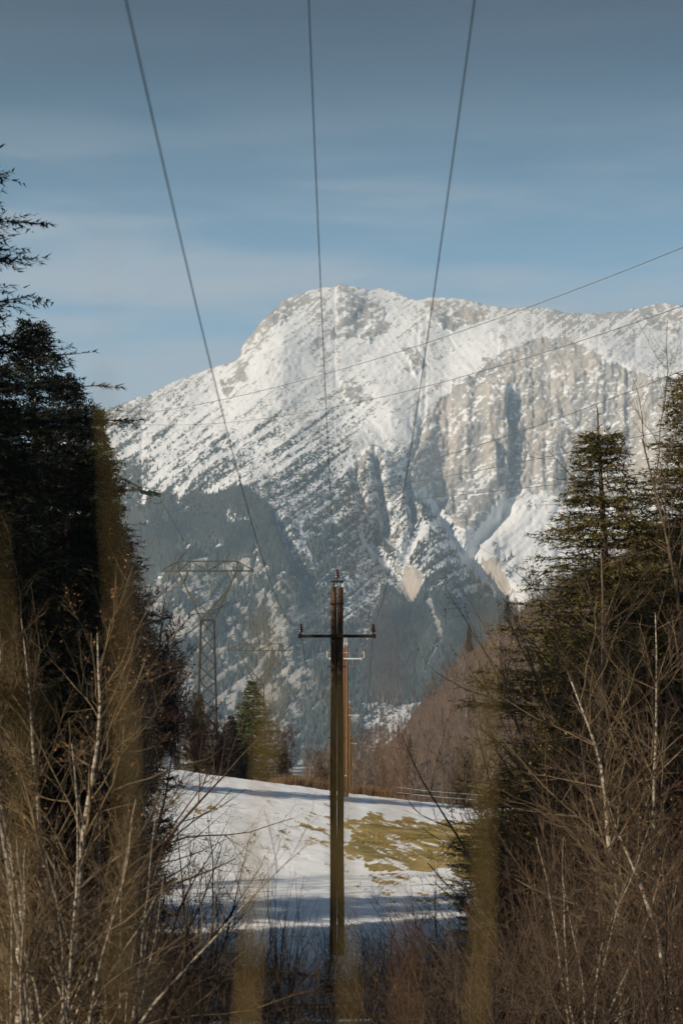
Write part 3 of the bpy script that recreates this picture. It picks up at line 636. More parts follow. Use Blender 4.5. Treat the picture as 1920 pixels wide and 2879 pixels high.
# ------------------------------------------------------------------ plant growing
def polyl(rs, Pn, D, L, m, wander, trop):
    n = len(Pn); pts = np.zeros((n, m, 3)); pts[:, 0] = Pn; D = D.copy()
    for i in range(1, m):
        D = nrm(D + rs.randn(n, 3) * wander + np.asarray(trop)); pts[:, i] = pts[:, i - 1] + D * (L / (m - 1))[:, None]
    return pts
def kids(rs, pts, rad, n, t0, t1, ang, angj, lfac, rfac, m, wander, trop):
    """n side shoots on every polyline: pts (N,m,3), rad (N,m)"""
    Np, mp_, _ = pts.shape; q = np.repeat(np.arange(Np), n)
    t = (rs.uniform(t0, t1, len(q))) * (mp_ - 1); i = np.minimum(t.astype(int), mp_ - 2); s = t - i
    base = pts[q, i] * (1 - s)[:, None] + pts[q, i + 1] * s[:, None]
    r = rad[q, i] * (1 - s) + rad[q, i + 1] * s
    T = nrm(pts[q, i + 1] - pts[q, i]); pe = nrm(np.cross(T, rs.randn(len(q), 3)))
    a = ang + rs.randn(len(q)) * angj
    D = T * np.cos(a)[:, None] + pe * np.sin(a)[:, None]
    Lp = np.linalg.norm(np.diff(pts, axis=1), axis=2).sum(1)[q]
    L = Lp * lfac * rs.uniform(0.55, 1.25, len(q)) * (1.15 - 0.6 * t / (mp_ - 1))
    np_ = polyl(rs, base, D, L, m, wander, trop)
    r0 = np.minimum(r * 0.8, r * rfac * rs.uniform(0.7, 1.2, len(q)))
    rr = r0[:, None] * np.linspace(1, 0.35, m)[None]
    return np_, rr
def segs(pts, rad, k=3, rmin=0.0):
    P0 = pts[:, :-1].reshape(-1, 3); P1 = pts[:, 1:].reshape(-1, 3)
    return segs_mesh(P0, P1, np.maximum(rad[:, :-1].ravel(), rmin), np.maximum(rad[:, 1:].ravel(), rmin), k)

def spruce_arrays(seed, h, lmax, nb, tw_sp=0.085, nd_sp=0.021, nlen=0.05, nwid=0.011, z0=0.04, droop=0.28, cap=9.0, dead=0.0, pw=0.78, ftop=1.0):
    rs = np.random.RandomState(seed)
    tz = np.linspace(0, h, 16); trunk = np.stack([0.05 * np.sin(tz * 0.6 + seed), 0.05 * np.cos(tz * 0.5 + seed), tz], -1)
    tr = np.interp(tz, [0, h * 0.1, h], [h * 0.0135, h * 0.0105, 0.006])
    f = np.sort(rs.rand(nb)) ** 0.82 * (ftop - z0) + z0
    zb = f * h; az = np.arange(nb) * 2.399 + rs.randn(nb) * 0.35
    prof = np.minimum(np.clip((1 - f), 0, 1) ** pw, cap) * np.interp(f, [0, 0.12, 0.3, 1], [0.75, 0.95, 1.0, 1.0])
    L = np.maximum(lmax * prof * rs.uniform(0.62, 1.18, nb), 0.14)
    hd = np.stack([np.cos(az), np.sin(az), np.zeros(nb)], -1)
    m = 8; s = np.linspace(0, 1, m)
    dr = droop * (1 - f) ** 0.5 * rs.uniform(0.6, 1.4, nb) - 0.55 * np.clip((f - 0.72) / 0.28, 0, 1)
    zz = -dr[:, None] * (s[None] * 1.55 - 1.15 * s[None] ** 2.6) + 0.05 * s[None]
    side = nrm(np.cross(hd, [0, 0, 1])); bend = rs.randn(nb) * 0.12
    B = np.stack([np.interp(zb, tz, trunk[:, 0]), np.interp(zb, tz, trunk[:, 1]), zb], -1)
    br = B[:, None] + hd[:, None] * (s[None] * L[:, None])[:, :, None] + side[:, None] * (bend[:, None] * L[:, None] * s[None] ** 2)[:, :, None]
    br[:, :, 2] += zz * L[:, None]
    rb = (0.006 + 0.011 * L)[:, None] * np.linspace(1, 0.22, m)[None]
    # side twigs, in two rows along every branch
    nt = np.maximum((L / tw_sp).astype(int) * 2, 6); q = np.repeat(np.arange(nb), nt)
    t = rs.uniform(0.10, 1.0, len(q)); tt = t * (m - 1); i = np.minimum(tt.astype(int), m - 2); u = tt - i
    base = br[q, i] * (1 - u)[:, None] + br[q, i + 1] * u[:, None]; T = nrm(br[q, i + 1] - br[q, i])
    sgn = np.where(rs.rand(len(q)) < 0.5, -1, 1)
    D = nrm(T * rs.uniform(0.5, 1.1, len(q))[:, None] + side[q] * (sgn * rs.uniform(0.4, 1.0, len(q)))[:, None] + np.array([0, 0, -1]) * rs.uniform(-0.55, 0.95, len(q))[:, None] * (0.40 + (1 - f[q]))[:, None])
    Lt = np.clip(0.16 + 0.26 * np.sqrt(L[q]) * (1.15 - t) * rs.uniform(0.5, 1.3, len(q)), 0.06, 0.7)
    tw = polyl(rs, base, D, Lt, 4, 0.10, (0, 0, -0.10)); rt = np.full((len(q), 4), 0.0042) * np.linspace(1, 0.5, 4)
    # hanging needle shoots
    def needles(pts, Ls, sp, wgt=1.0):
        k = np.maximum((Ls / sp * wgt).astype(int), 2); qq = np.repeat(np.arange(len(pts)), k)
        t = rs.rand(len(qq)); x = t * (pts.shape[1] - 1); i = np.minimum(x.astype(int), pts.shape[1] - 2); u = x - i
        b = pts[qq, i] * (1 - u)[:, None] + pts[qq, i + 1] * u[:, None]; T = nrm(pts[qq, i + 1] - pts[qq, i])
        pe = nrm(np.cross(T, rs.randn(len(qq), 3))); ln = nlen * rs.uniform(0.7, 1.3, len(qq))
        d = nrm(T * rs.uniform(0.5, 1.1, len(qq))[:, None] + pe)
        wv = nrm(np.cross(d, rs.randn(len(qq), 3))) * (nwid * 0.5)
        v = np.stack([b - wv, b + wv, b + d * ln[:, None]], 1).reshape(-1, 3)
        return v, np.arange(len(v)).reshape(-1, 3)
    keep = rs.rand(len(tw)) >= dead * np.interp(f[q], [0, 0.5, 1], [1, 0.4, 0])
    nv = [needles(tw[keep], Lt[keep], nd_sp), needles(br[:, 2:], L * 0.75, nd_sp * 0.8)]
    lead = trunk[-3:][None]; nv.append(needles(lead, np.array([h * 0.13]), nd_sp * 0.9))
    wood = [segs(br, rb, 3), tri_twigs(rs, tw[:, 0], tw[:, -1], 0.008)]
    return (trunk, tr), join(wood), join(nv)
_proto = {}
def spruce(name, seed, h, lmax, nb, needle, loc, label, group, rz=0, kind='near', **kw):
    """a spruce with trunk, limbs and crown; trees of one build share their meshes and are stretched to size"""
    key = (kind, seed % 2 if kind == 'near' else 0)
    if key not in _proto:
        args = dict(near=dict(nb=520, tw_sp=0.095, nd_sp=0.030, nlen=0.085, nwid=0.022, droop=0.30, cap=0.48),
                    open=dict(nb=520, tw_sp=0.085, nd_sp=0.027, nlen=0.075, nwid=0.019, droop=0.24, dead=0.12, cap=0.46, pw=1.05, ftop=0.955),
                    far=dict(nb=380, tw_sp=0.20, nd_sp=0.07, nlen=0.18, nwid=0.065, droop=0.22),
                    fine=dict(nb=360, tw_sp=0.062, nd_sp=0.019, nlen=0.058, nwid=0.015, droop=0.30, cap=0.5))[kind]
        (tp, tr), wd, nd = spruce_arrays(60 + seed % 2 + 10 * len(_proto), 12.0, 3.0, **args)
        v, f = tube_poly(tp, tr, 8)
        tm = bpy.data.meshes.new('trunk'); tm.from_pydata(v.tolist(), [], [list(dict.fromkeys(q)) for q in f.tolist()]); tm.polygons.foreach_set('use_smooth', np.ones(len(tm.polygons), dtype=bool))
        tm.materials.append(M['bark']); lm = mesh_from('limbs', *wd); lm.materials.append(M['twig']); cm_ = mesh_from('crown', *nd); cm_.materials.append(M['needle'])
        _proto[key] = (tm, lm, cm_)
    o = empty(name, loc, rz if rz else seed * 1.7); tag(o, label, 'tree', group); o.scale = (lmax / 3.0, lmax / 3.0, h / 12.0)
    for nm_, me, mt in zip(('trunk', 'limbs', 'crown'), _proto[key], ('bark', 'twig_dark' if needle == 'needle_shaded' else 'twig', needle)):
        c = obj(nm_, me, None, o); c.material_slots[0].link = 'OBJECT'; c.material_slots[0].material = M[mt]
    return o
def bare_arrays(seed, h, stems, spread, r0, n1, n2, n3, wander=0.06, a1=0.75, leaf=0, rmin=0.0, l1=0.42, flat=False):
    rs = np.random.RandomState(seed)
    az = rs.rand(stems) * 2 * np.pi; til = np.abs(rs.randn(stems)) * spread
    D = np.stack([np.cos(az) * np.sin(til), np.sin(az) * np.sin(til), np.cos(til)], -1)
    b = np.stack([np.cos(az) * 0.10 * (stems > 1), np.sin(az) * 0.10 * (stems > 1), np.full(stems, -0.1)], -1)
    L = h * rs.uniform(0.72, 1.05, stems); L[0] = h
    st = polyl(rs, b, D, L, 12, wander, (0, 0, 0.035)); sr = (r0 * L / h)[:, None] * np.linspace(1, 0.14, 12)[None]
    p1, r1 = kids(rs, st, sr, n1, 0.18, 0.98, a1, 0.2, l1, 0.55, 7, 0.12, (0, 0, 0.05))
    p2, r2 = kids(rs, p1, r1, n2, 0.15, 1.0, 0.7, 0.25, 0.42, 0.6, 5, 0.14, (0, 0, 0.04))
    parts = [segs(p1, r1, 4, rmin), segs(p2, r2, 3, rmin)]; tips = p2
    if n3:
        p3, r3 = kids(rs, p2, r2, n3, 0.2, 1.0, 0.65, 0.25, 0.5, 0.65, 3, 0.14, (0, 0, 0.02)); parts.append(tri_twigs(rs, p3[:, 0], p3[:, -1], 2.2 * rmin) if flat else segs(p3, r3, 3, rmin)); tips = p3
    lv = None
    if leaf:
        c = tips.reshape(-1, 3); c = c[rs.choice(len(c), leaf)] + rs.randn(leaf, 3) * 0.02
        d = nrm(rs.randn(leaf, 3) + [0, 0, -1.0]); wv = nrm(np.cross(d, rs.randn(leaf, 3))); ls = rs.uniform(0.022, 0.05, leaf)[:, None]
        v = np.stack([c, c + d * ls * .5 + wv * ls * .35, c + d * ls, c + d * ls * .5 - wv * ls * .35], 1).reshape(-1, 3)
        k = np.arange(leaf)[:, None] * 4; lv = (v, np.concatenate([k + [0, 1, 2], k + [0, 2, 3]]))
    return (st, sr), join(parts), lv
_bproto = {}
def bare(name, seed, h, loc, label, cat, group, stems=1, spread=0.06, r0=0.05, n1=16, n2=8, n3=4, bark='birch', tw='twig', rz=None, leafm='dry_leaf', tilt=(0, 0), leaf=0, rmin=0.0, build=None, **kw):
    """leafless tree or shrub; those of one build share their meshes and differ in size, turn, lean and bark"""
    if build is None: build = 'tree' if stems == 1 else ('low' if spread > 0.55 else 'shrub')
    key = (build, seed % (4 if build == 'shrub' else 3 if build in ('tree', 'brow') else 2))
    if key not in _bproto:
        h0, a = dict(tree=(6.0, dict(stems=1, spread=0.05, r0=0.062, n1=26, n2=10, n3=4, a1=0.8, l1=0.44, wander=0.07)),
                     shrub=(4.0, dict(stems=7, spread=0.34, r0=0.030, n1=10, n2=8, n3=4)),
                     low=(3.0, dict(stems=6, spread=0.75, r0=0.034, n1=9, n2=8, n3=4, l1=0.5)),
                     wand=(2.6, dict(stems=12, spread=0.16, r0=0.011, n1=5, n2=3, n3=0, l1=0.3, a1=0.4)),
                     brow=(10.0, dict(stems=12, spread=0.24, r0=0.06, n1=13, n2=9, n3=7, rmin=0.017, l1=0.27, flat=True)))[build]
        (st, sr), wd, lv = bare_arrays(900 + 17 * len(_bproto), h0, leaf=900, **a)
        sm_ = []
        for i in range(len(st)):
            v, f = tube_poly(st[i], sr[i], 6)
            me = bpy.data.meshes.new('stem'); me.from_pydata(v.tolist(), [], [list(dict.fromkeys(q)) for q in f.tolist()]); me.polygons.foreach_set('use_smooth', np.ones(len(me.polygons), dtype=bool)); me.materials.append(M['birch']); sm_.append(me)
        cm_ = mesh_from('crown', *wd); cm_.materials.append(M['twig']); lm_ = mesh_from('leaves', *lv); lm_.materials.append(M['dry_leaf'])
        _bproto[key] = (h0, sm_, cm_, lm_)
    h0, sm_, cm_, lm_ = _bproto[key]
    o = empty(name, loc, 0); o.rotation_euler = (tilt[0], tilt[1], seed * 2.1 if rz is None else rz); o.scale = (h / h0,) * 3
    if build == 'tree': w_ = np.clip(r0 / 0.062 * 6.0 / h, 0.75, 1.5); o.scale = (h / h0 * w_, h / h0 * w_, h / h0)
    tag(o, label, cat, group)
    def put(nm_, me, mt):
        c = obj(nm_, me, None, o); c.material_slots[0].link = 'OBJECT'; c.material_slots[0].material = M[mt]
    for me in sm_: put('trunk' if len(sm_) == 1 else 'stem', me, bark)
    put('crown', cm_, tw)
    if leaf: put('leaves', lm_, leafm)
    return o
def onland(px, d, dz=0.0):
    x = (px - HX) / FPX * d; return (x, d, float(land(x, d)) + dz)

# ------------------------------------------------------------------ wooded spur: one mass of bare trees
rs = np.random.RandomState(21)
tmpl = []
for k in range(7):
    r7 = np.random.RandomState(300 + k)
    st = polyl(r7, np.array([[0, 0, -0.1]]), nrm(np.array([[r7.randn() * .06, r7.randn() * .06, 1]])), np.array([10.0]), 10, 0.05, (0, 0, 0.03)); sr = 0.17 * np.linspace(1, 0.15, 10)[None]
    p1_, r1_ = kids(r7, st, sr, 13, 0.25, 0.98, 0.6, 0.2, 0.36, 0.5, 7, 0.11, (0, 0, 0.06))
    p2_, r2_ = kids(r7, p1_, r1_, 6, 0.15, 1.0, 0.6, 0.25, 0.5, 0.6, 3, 0.12, (0, 0, 0.05))
    p3_, r3_ = kids(r7, p2_, r2_, 2, 0.2, 1.0, 0.6, 0.25, 0.6, 0.6, 3, 0.12, (0, 0, 0.02))
    tmpl.append(join([segs(st[:, ::3], sr[:, ::3], 4), segs(p1_[:, ::3], r1_[:, ::3], 3, 0.03), tri_twigs(r7, p2_[:, 0], p2_[:, -1], 0.08), tri_twigs(r7, p3_[:, 0], p3_[:, -1], 0.05)]))
parts = []
cnt = 0
for _ in range(60000):
    y = rs.uniform(240, 880); px = rs.uniform(800, 2000); x = (px - HX) / FPX * y
    hx = x * 650.0 / y
    if hx < -12: continue
    z = float(land(x, y))
    py = HY - z / y * FPX
    if py > 2330 and rs.rand() < 0.8: continue
    tv, tf_ = tmpl[rs.randint(7)]
    s = rs.uniform(0.4, 1.05); a = rs.rand() * 6.28; c, si = math.cos(a) * s, math.sin(a) * s
    v = np.stack([tv[:, 0] * c - tv[:, 1] * si + x, tv[:, 0] * si + tv[:, 1] * c + y, tv[:, 2] * s + z - 0.3], -1)
    parts.append((v, tf_)); cnt += 1
    if cnt >= 900: break
v, f = join(parts)
tag(obj('bare_woodland', mesh_from('bare_woodland', v, f), M['bare_wood']), 'brown leafless woodland covering the spur behind the field', 'woodland', kind='stuff')

# ------------------------------------------------------------------ haze over the valley
hz = MB().box((0, 3500, 640), (5600, 8200, 1700)); 
hm = bpy.data.materials.new('valley_haze'); hm.use_nodes = True
hn = hm.node_tree.nodes; hn.clear(); ho = N(hn, 'ShaderNodeOutputMaterial'); pv = N(hn, 'ShaderNodeVolumePrincipled')
pv.inputs['Color'].default_value = (0.54, 0.78, 1.0, 1); pv.inputs['Density'].default_value = HAZE; pv.inputs['Anisotropy'].default_value = 0.1
hm.node_tree.links.new(pv.outputs[0], ho.inputs['Volume'])
tag(hz.build('haze', hm), 'pale blue valley haze', 'haze', kind='stuff')

# ------------------------------------------------------------------ wooden line poles
def insulator(mb, c, s=1.0):
    p = [(0.012, -0.05), (0.012, 0.0), (0.062, 0.005), (0.066, 0.02), (0.040, 0.055), (0.040, 0.06), (0.060, 0.066), (0.062, 0.08), (0.036, 0.115), (0.036, 0.12), (0.054, 0.127), (0.055, 0.14),
         (0.030, 0.17), (0.030, 0.178), (0.040, 0.184), (0.040, 0.20), (0.018, 0.215), (0.001, 0.217)]
    mb.lathe(c, [(r * s, z * s) for r, z in p], 12)
def line_pole(px, d, z_log, z_arm, z_base, dark, label, half=0.98, extra=False):
    x = (px - HX) / FPX * d
    o = empty('line_pole', (x, d, z_base)); tag(o, label, 'pole', 'wooden poles of the overhead line')
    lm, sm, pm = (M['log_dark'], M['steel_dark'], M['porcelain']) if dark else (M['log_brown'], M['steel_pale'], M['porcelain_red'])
    hl, ha = z_log - z_base, z_arm - z_base
    for s in (-1, 1):
        zz = np.linspace(-0.5, hl, 14); t = (zz + 0.5) / (hl + 0.5)
        pts = np.stack([s * (0.0965 - 0.0155 * t) + 0.006 * np.sin(zz * 1.3 + s), 0.004 * np.cos(zz * 0.9 + s), zz], -1)
        v, f = tube_poly(pts, 0.094 - 0.016 * t + 0.0015 * np.sin(zz * 5), 14); MB().add(v, f).build('log', lm, o, True)
    arm = MB(); arm.box((0, -0.125, ha), (2 * half, 0.06, 0.078))
    for s in (-1, 1): arm.box((s * (half - 0.015), -0.125, ha - 0.002), (0.05, 0.075, 0.115))
    a = arm.build('crossarm', sm, o)
    for s in (-1, 1):
        mb = MB(); insulator(mb, (s * (half - 0.055), -0.125, ha + 0.10)); ins = mb.build('insulator', pm, o, True)
        MB().lathe((s * (half - 0.055), -0.125, ha), [(0.011, 0.0), (0.011, 0.10), (0.001, 0.10)], 8).build('pin', sm, ins)
    top = MB()
    for s in (-1, 1): top.box((s * 0.085, 0, hl + 0.03), (0.035, 0.16, 0.26))
    top.box((0, 0, hl + 0.145), (0.33, 0.07, 0.05)); MB().box((0, -0.09, hl - 0.42), (0.36, 0.02, 0.03)).build('strap', sm, o)
    top.build('top_bracket', sm, o)
    mb = MB(); insulator(mb, (0, 0, hl + 0.24)); ins = mb.build('insulator', pm, o, True)
    MB().lathe((0, 0, hl + 0.165), [(0.011, 0.0), (0.011, 0.08), (0.001, 0.08)], 8).build('pin', sm, ins)
    for zb in (hl - 0.15, ha - 0.78, ha - 2.6, ha - 4.1):
        if zb > 0.2: MB().tube([(-0.235, 0, zb), (0.235, 0, zb)], 0.012, 6).build('through_bolt', sm, o)
    if extra:
        for s in (-1, 1):
            hr = MB(); hr.box((s * 1.12, -0.125, ha + 0.24), (0.045, 0.045, 0.40)); hr.bar((s * 1.12, -0.125, ha + 0.055), (s * 0.78, -0.125, ha + 0.03), 0.022)
            hr.bar((s * 0.92, -0.125, ha + 0.30), (s * 1.11, -0.125, ha + 0.42), 0.015)
            hr.build('arcing_horn', sm, a)
        sw = MB()
        for zf in (-0.35, -0.60, -0.90): sw.bar((0.20, -0.05, ha + zf), (0.60, -0.05, ha + zf), 0.035)
        sw.bar((0.58, -0.05, ha - 1.05), (0.58, -0.05, ha - 0.33), 0.035)
        sw.build('switch_frame', M['steel_green'], o)
        mb = MB(); insulator(mb, (0.48, -0.05, ha - 0.33), 0.8); mb.build('insulator', pm, o, True)
        fr = MB()
        for s in (-1, 1): fr.box((s * 0.06, -0.02, hl + 0.30), (0.04, 0.04, 0.5))
        fr.box((0, -0.02, hl + 0.55), (0.17, 0.05, 0.04)); fr.build('top_frame', sm, o)
        MB().box((0.02, -0.105, ha - 7.1), (0.10, 0.01, 0.06)).build('number_plate', M['white_paint'], o)
    return o
def gz(px, d): return onland(px, d)[2]
pole1 = line_pole(947.5, 51, (HY - 1651) / FPX * 51, (HY - 1789) / FPX * 51, gz(948, 51), True, 'dark double log pole rising from the centre of the snowy meadow')
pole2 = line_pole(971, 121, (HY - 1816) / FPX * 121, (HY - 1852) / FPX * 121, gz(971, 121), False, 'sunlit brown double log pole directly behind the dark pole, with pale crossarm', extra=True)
far_labels = ['yellowish wooden pole just below the brow, third in the line', 'far wooden pole showing only a pale crossarm, fourth in the line',
              'far wooden pole deep in the valley, fifth in the line', 'smallest and farthest wooden pole of the line down in the valley']
for (px, d, pya), lb in zip(((981, 188, 2011), (984, 285, 2091), (986, 420, 2150), (988, 560, 2195)), far_labels):
    za = (HY - pya) / FPX * d
    line_pole(px, d, za + 1.15, za, gz(px, d), False, lb)

# wires: three conductors of the wooden line
def wire(name, pts, r, mat, label, group, k=6):
    v, f = tube_poly(pts, r, k); return tag(MB().add(v, f).build(name, M[mat], None, True), label, 'wire', group)

S0 = {'left': (-1.057, 2.232, -0.0003, -0.0618592, 0.00228457), 'middle': (-0.1275, 3.617, -0.0027, -0.045, 0.00218), 'right': (0.811, 2.232, -0.0005, -0.0293908, 0.00206912)}
for k, (sx, sz, bx, bz, cz_) in S0.items():
    u = np.linspace(0, 75, 90)
    wire('line_wire', np.stack([sx + bx * u, 51 - u - 0.12, sz + bz * u + cz_ * u * u], -1), 0.0045, 'cable',
         {'left': 'dark wire leading overhead from the western insulator of the dark pole', 'middle': 'dark wire leading overhead from the top insulator of the dark pole', 'right': 'dark wire leading overhead from the eastern insulator of the dark pole'}[k].replace('western', 'left').replace('eastern', 'right'), 'wires of the wooden pole line')
for sx, sz, ex, ez, sag, nm in ((-1.057, 2.232, -0.78, 3.5, 3.1, 'left crossarm end'), (0.811, 2.232, 1.05, 3.5, 3.1, 'right crossarm end'), (-0.1275, 3.617, 0.24, 4.75, 2.4, 'top')):
    t = np.linspace(0, 1, 50)
    wire('line_wire', np.stack([sx + (ex - sx) * t, 51 + 69.9 * t, sz + (ez - sz) * t - 4 * sag * t * (1 - t)], -1), 0.006, 'cable',
         'slack wire sagging from the dark pole ' + nm + ' to the brown pole', 'wires of the wooden pole line')

# ------------------------------------------------------------------ lattice pylons
def pylon(px, d, py_arm, label, halfarm=6.5, peak=1.25, fork=6.95, m_up='steel_green', m_dn='steel_mid', tension=False, thick=1.0, rz=0.0):
    zb = gz(px, d); za = (HY - py_arm) / FPX * d
    o = empty('lattice_pylon', ((px - HX) / FPX * d, d, zb), rz); tag(o, label, 'pylon', 'lattice pylons of the high voltage line')
    H = za - zb; k = halfarm / 6.5; tr = 4.1 * k; th = 1.35 * k; wz = H - fork; hw = 0.92 * k; bw = hw + 0.012 * wz + 0.35; b = 0.115 * thick; s_ = 0.065 * thick
    mast = MB(); n = max(3, int(wz / 2.0))
    lv = np.linspace(-0.5, wz, n + 1); hwz = bw + (hw - bw) * (lv + 0.5) / (wz + 0.5)
    for i in range(n):
        a, c = hwz[i], hwz[i + 1]
        for sx in (-1, 1):
            for sy in (-1, 1): mast.bar((sx * a, sy * a, lv[i]), (sx * c, sy * c, lv[i + 1]), b)
            mast.bar((sx * a, -a, lv[i]), (sx * c, c, lv[i + 1]), s_); mast.bar((sx * a, a, lv[i]), (sx * c, -c, lv[i + 1]), s_)
            mast.bar((-a, sx * a, lv[i]), (c, sx * c, lv[i + 1]), s_); mast.bar((a, sx * a, lv[i]), (-c, sx * c, lv[i + 1]), s_)
    for sy in (-1, 1): mast.bar((-hw, sy * hw, wz), (hw, sy * hw, wz), b)
    mast.build('mast', M[m_dn], o)
    fk = MB(); q = 0.5 * k
    for sy in (-1, 1):
        f0 = lambda t: (hw + (q - hw) * t) * sy
        for sx in (-1, 1):
            out = lambda t: np.array([sx * (hw + (tr - hw) * t), f0(t), wz + fork * t])
            inn = lambda t: np.array([sx * (-hw + (tr * 0.80 + hw) * min(t / 0.72, 1)) , f0(t), wz + fork * t]) 
            fk.bar(out(0), out(1), b); fk.bar(inn(0), out(0.62), b * 0.85)
            fk.bar(out(0.74), (sx * tr * 0.66, f0(1), H), b * 0.8)
            for t in (0.30, 0.45): 
                xi = inn(0)[0] + (out(0.62)[0] - inn(0)[0]) * t / 0.62
                fk.bar(out(t), (xi, f0(t), wz + fork * t), s_)
        t = 0.14; fk.bar((-(hw + (tr - hw) * t), f0(t), wz + fork * t), (hw + (tr - hw) * t, f0(t), wz + fork * t), s_)
    fk.build('fork', M[m_up], o)
    ca_ = MB(); tw = tr
    for sy in (-1, 1):
        y = sy * q
        ca_.bar((-tw, y, H), (tw, y, H), b); ca_.bar((-tw, y, H + th), (tw, y, H + th), b * 0.8)
        for sx in (-1, 1):
            ca_.bar((sx * tw, y, H), (sx * halfarm, 0, H), b); ca_.bar((sx * tw, y, H + th), (sx * halfarm, 0, H + 0.08), b * 0.85)
            ca_.bar((sx * tw, y, H), (sx * tw, y, H + th), b * 0.8); ca_.bar((sx * tw * 0.6, y, H), (sx * tw * 0.6, y, H + th), s_)
            ca_.bar((sx * tw, y, H), (sx * tw * 0.6, y, H + th), s_); ca_.bar((sx * tw * 0.6, y, H + th), (0, y, H), s_)
            ca_.bar((sx * tw, y * 0.8, H + th), (sx * (tw + halfarm) / 2 * 0.97, y * 0.5, H), s_)
        ca_.bar((0, y, H), (0, y, H + th), s_)
    for xx in np.linspace(-tw, tw, 5): ca_.bar((xx, -q, H), (xx, q, H), s_)
    ca_.build('crossarm', M[m_up], o)
    for sx in (-1, 1):
        pk = MB(); ax = np.array([sx * 3.2 * k, 0, H + th + peak])
        for sy in (-1, 1): pk.bar((sx * tw, sy * q, H + th), ax, b * 0.8); pk.bar((sx * tw * 0.6, sy * q, H + th), ax, s_)
        if peak > 2:
            for t in (0.3, 0.62):
                a1 = np.array([sx * tw, q, H + th]) * (1 - t) + ax * t; a2 = np.array([sx * tw * 0.6, q, H + th]) * (1 - t) + ax * t
                pk.bar(a1, a2, s_); pk.bar(a2, np.array([sx * tw, q, H + th]) * (1 - t - .3) + ax * (t + .3), s_)
        pk.build('earth_wire_peak', M[m_up], o)
    ends = []
    for xx in (-halfarm, 0.0, halfarm):
        st = MB(); top = np.array([xx, 0, H - 0.05])
        if not tension:
            st.bar(top, top - [0, 0, 1.95], 0.035)
            for i in range(9): st.lathe(top - [0, 0, 0.42 + i * 0.155], [(0.02, 0.05), (0.16, 0.0), (0.16, -0.02), (0.02, -0.04)], 8)
            st.box(top - [0, 0, 0.32], (0.75, 0.06, 0.05)); st.box(top - [0, 0, 1.80], (0.75, 0.06, 0.05))
            ends.append(top - [0, 0, 1.95])
            st.build('insulator_string', M['glass_grey'], o)
        else:
            dirn = nrm(np.array([0.62, -0.75, -0.24]))
            for off in (-0.22, 0.22):
                a0 = top + np.array([off, off * 0.5, 0]); e = a0 + dirn * 1.7
                st.bar(a0, e, 0.03)
                for i in range(9):
                    c = a0 + dirn * (0.28 + i * 0.15); st.tube([c, c + dirn * 0.05, c + dirn * 0.06], [0.04, 0.13, 0.02], 10)
            e = st.build('insulator_string', M['glass_green'], o)
            for tt, rr in ((0.25, 0.40), (1.62, 0.42)):
                rg = MB(); an = np.linspace(0, 2 * np.pi, 22); c = top + dirn * tt
                rg.tube(np.stack([c[0] + rr * np.cos(an), c[1] + 0.2 * np.sin(an) , c[2] - 0.12 + rr * np.sin(an)], -1), 0.018, 6, False)
                rg.build('grading_ring', M['steel_mid'], e)
            ends.append(top + dirn * 1.75)
    c, s = math.cos(rz), math.sin(rz); L = np.array(o.location)
    return [L + np.array([e[0] * c - e[1] * s, e[0] * s + e[1] * c, e[2]]) for e in ends], [L + np.array([sx * 3.2 * k * c, sx * 3.2 * k * s, H + th + peak]) for sx in (-1, 1)], o
e0, p0, _ = pylon(100, 121, 1378, 'nearest lattice pylon, mostly hidden behind the black spruces', peak=3.0, tension=True, thick=1.25)
e1, p1, _ = pylon(584, 280, 1605, 'tall green lattice pylon with forked head standing behind the brown bushes', thick=1.35)
e2, p2, _ = pylon(729, 408, 1829, 'smaller lattice pylon rising behind the small lit conifer', thick=1.4)
e3, p3, _ = pylon(815, 900, 2106, 'tiny distant lattice pylon above the brown bush by the dark pole', thick=1.6)
def span(a, b, sag, r, label):
    t = np.linspace(0, 1, 40)[:, None]; p = np.array(a) * (1 - t) + np.array(b) * t; p[:, 2] -= (4 * sag * t * (1 - t))[:, 0]
    wire('power_cable', p, r, 'cable_far', label, 'high voltage cables')
# three phases and two earth wires leave the nearest pylon towards the upper right
for a, (bpx, bpy_, bd), sag, lb in ((p0[0], (2150, 600, 52), 1.9, 'topmost high voltage cable, running from the left spruces over the summit to the right edge'),
                           (p0[1], (2150, 775, 52), 1.7, 'faint second cable crossing the snow slope below the summit'),
                           (e0[2], (2150, 945, 52), 1.5, 'cable from the tip of the nearest pylon crossing the rock wall'),
                           (e0[1], (2150, 1140, 52), 1.4, 'lower cable crossing the foot of the rock wall'),
                           (e0[0], (2150, 1285, 52), 1.2, 'lowest cable crossing the mountain to the right spruces')):
    span(a, P(bpx, bpy_, bd), sag, 0.0095, lb)
nm = ['left', 'middle', 'right']
for i in range(3): span(e0[i], e1[i], 3.0, 0.012, 'thin cable sagging from the nearest pylon to the ' + nm[i] + ' insulators of the tall pylon')
for i in range(3): span(e1[i], e2[i], 2.5, 0.012, 'thin cable between the ' + nm[i] + ' insulators of the tall and the smaller pylon')

# electric fence on the brow
fo = empty('wire_fence', (0, 0, 0)); tag(fo, 'low fence of two white tapes along the brow right of the poles', 'fence')
fx = np.linspace(3.6, 11.0, 30); 
for hh_ in (0.26, 0.60):
    MB().tube(np.stack([fx, np.full(30, 130.5), land(fx, np.full(30, 130.5)) + hh_ + 0.32], -1), 0.008, 5).build('tape', M['white_paint'], fo)
for x in (4.0, 6.6, 8.4, 10.8):
    z = float(land(x, 130.5)); MB().box((x, 130.53, z + 0.4), (0.03, 0.03, 1.15)).build('post', M['steel_mid'], fo)

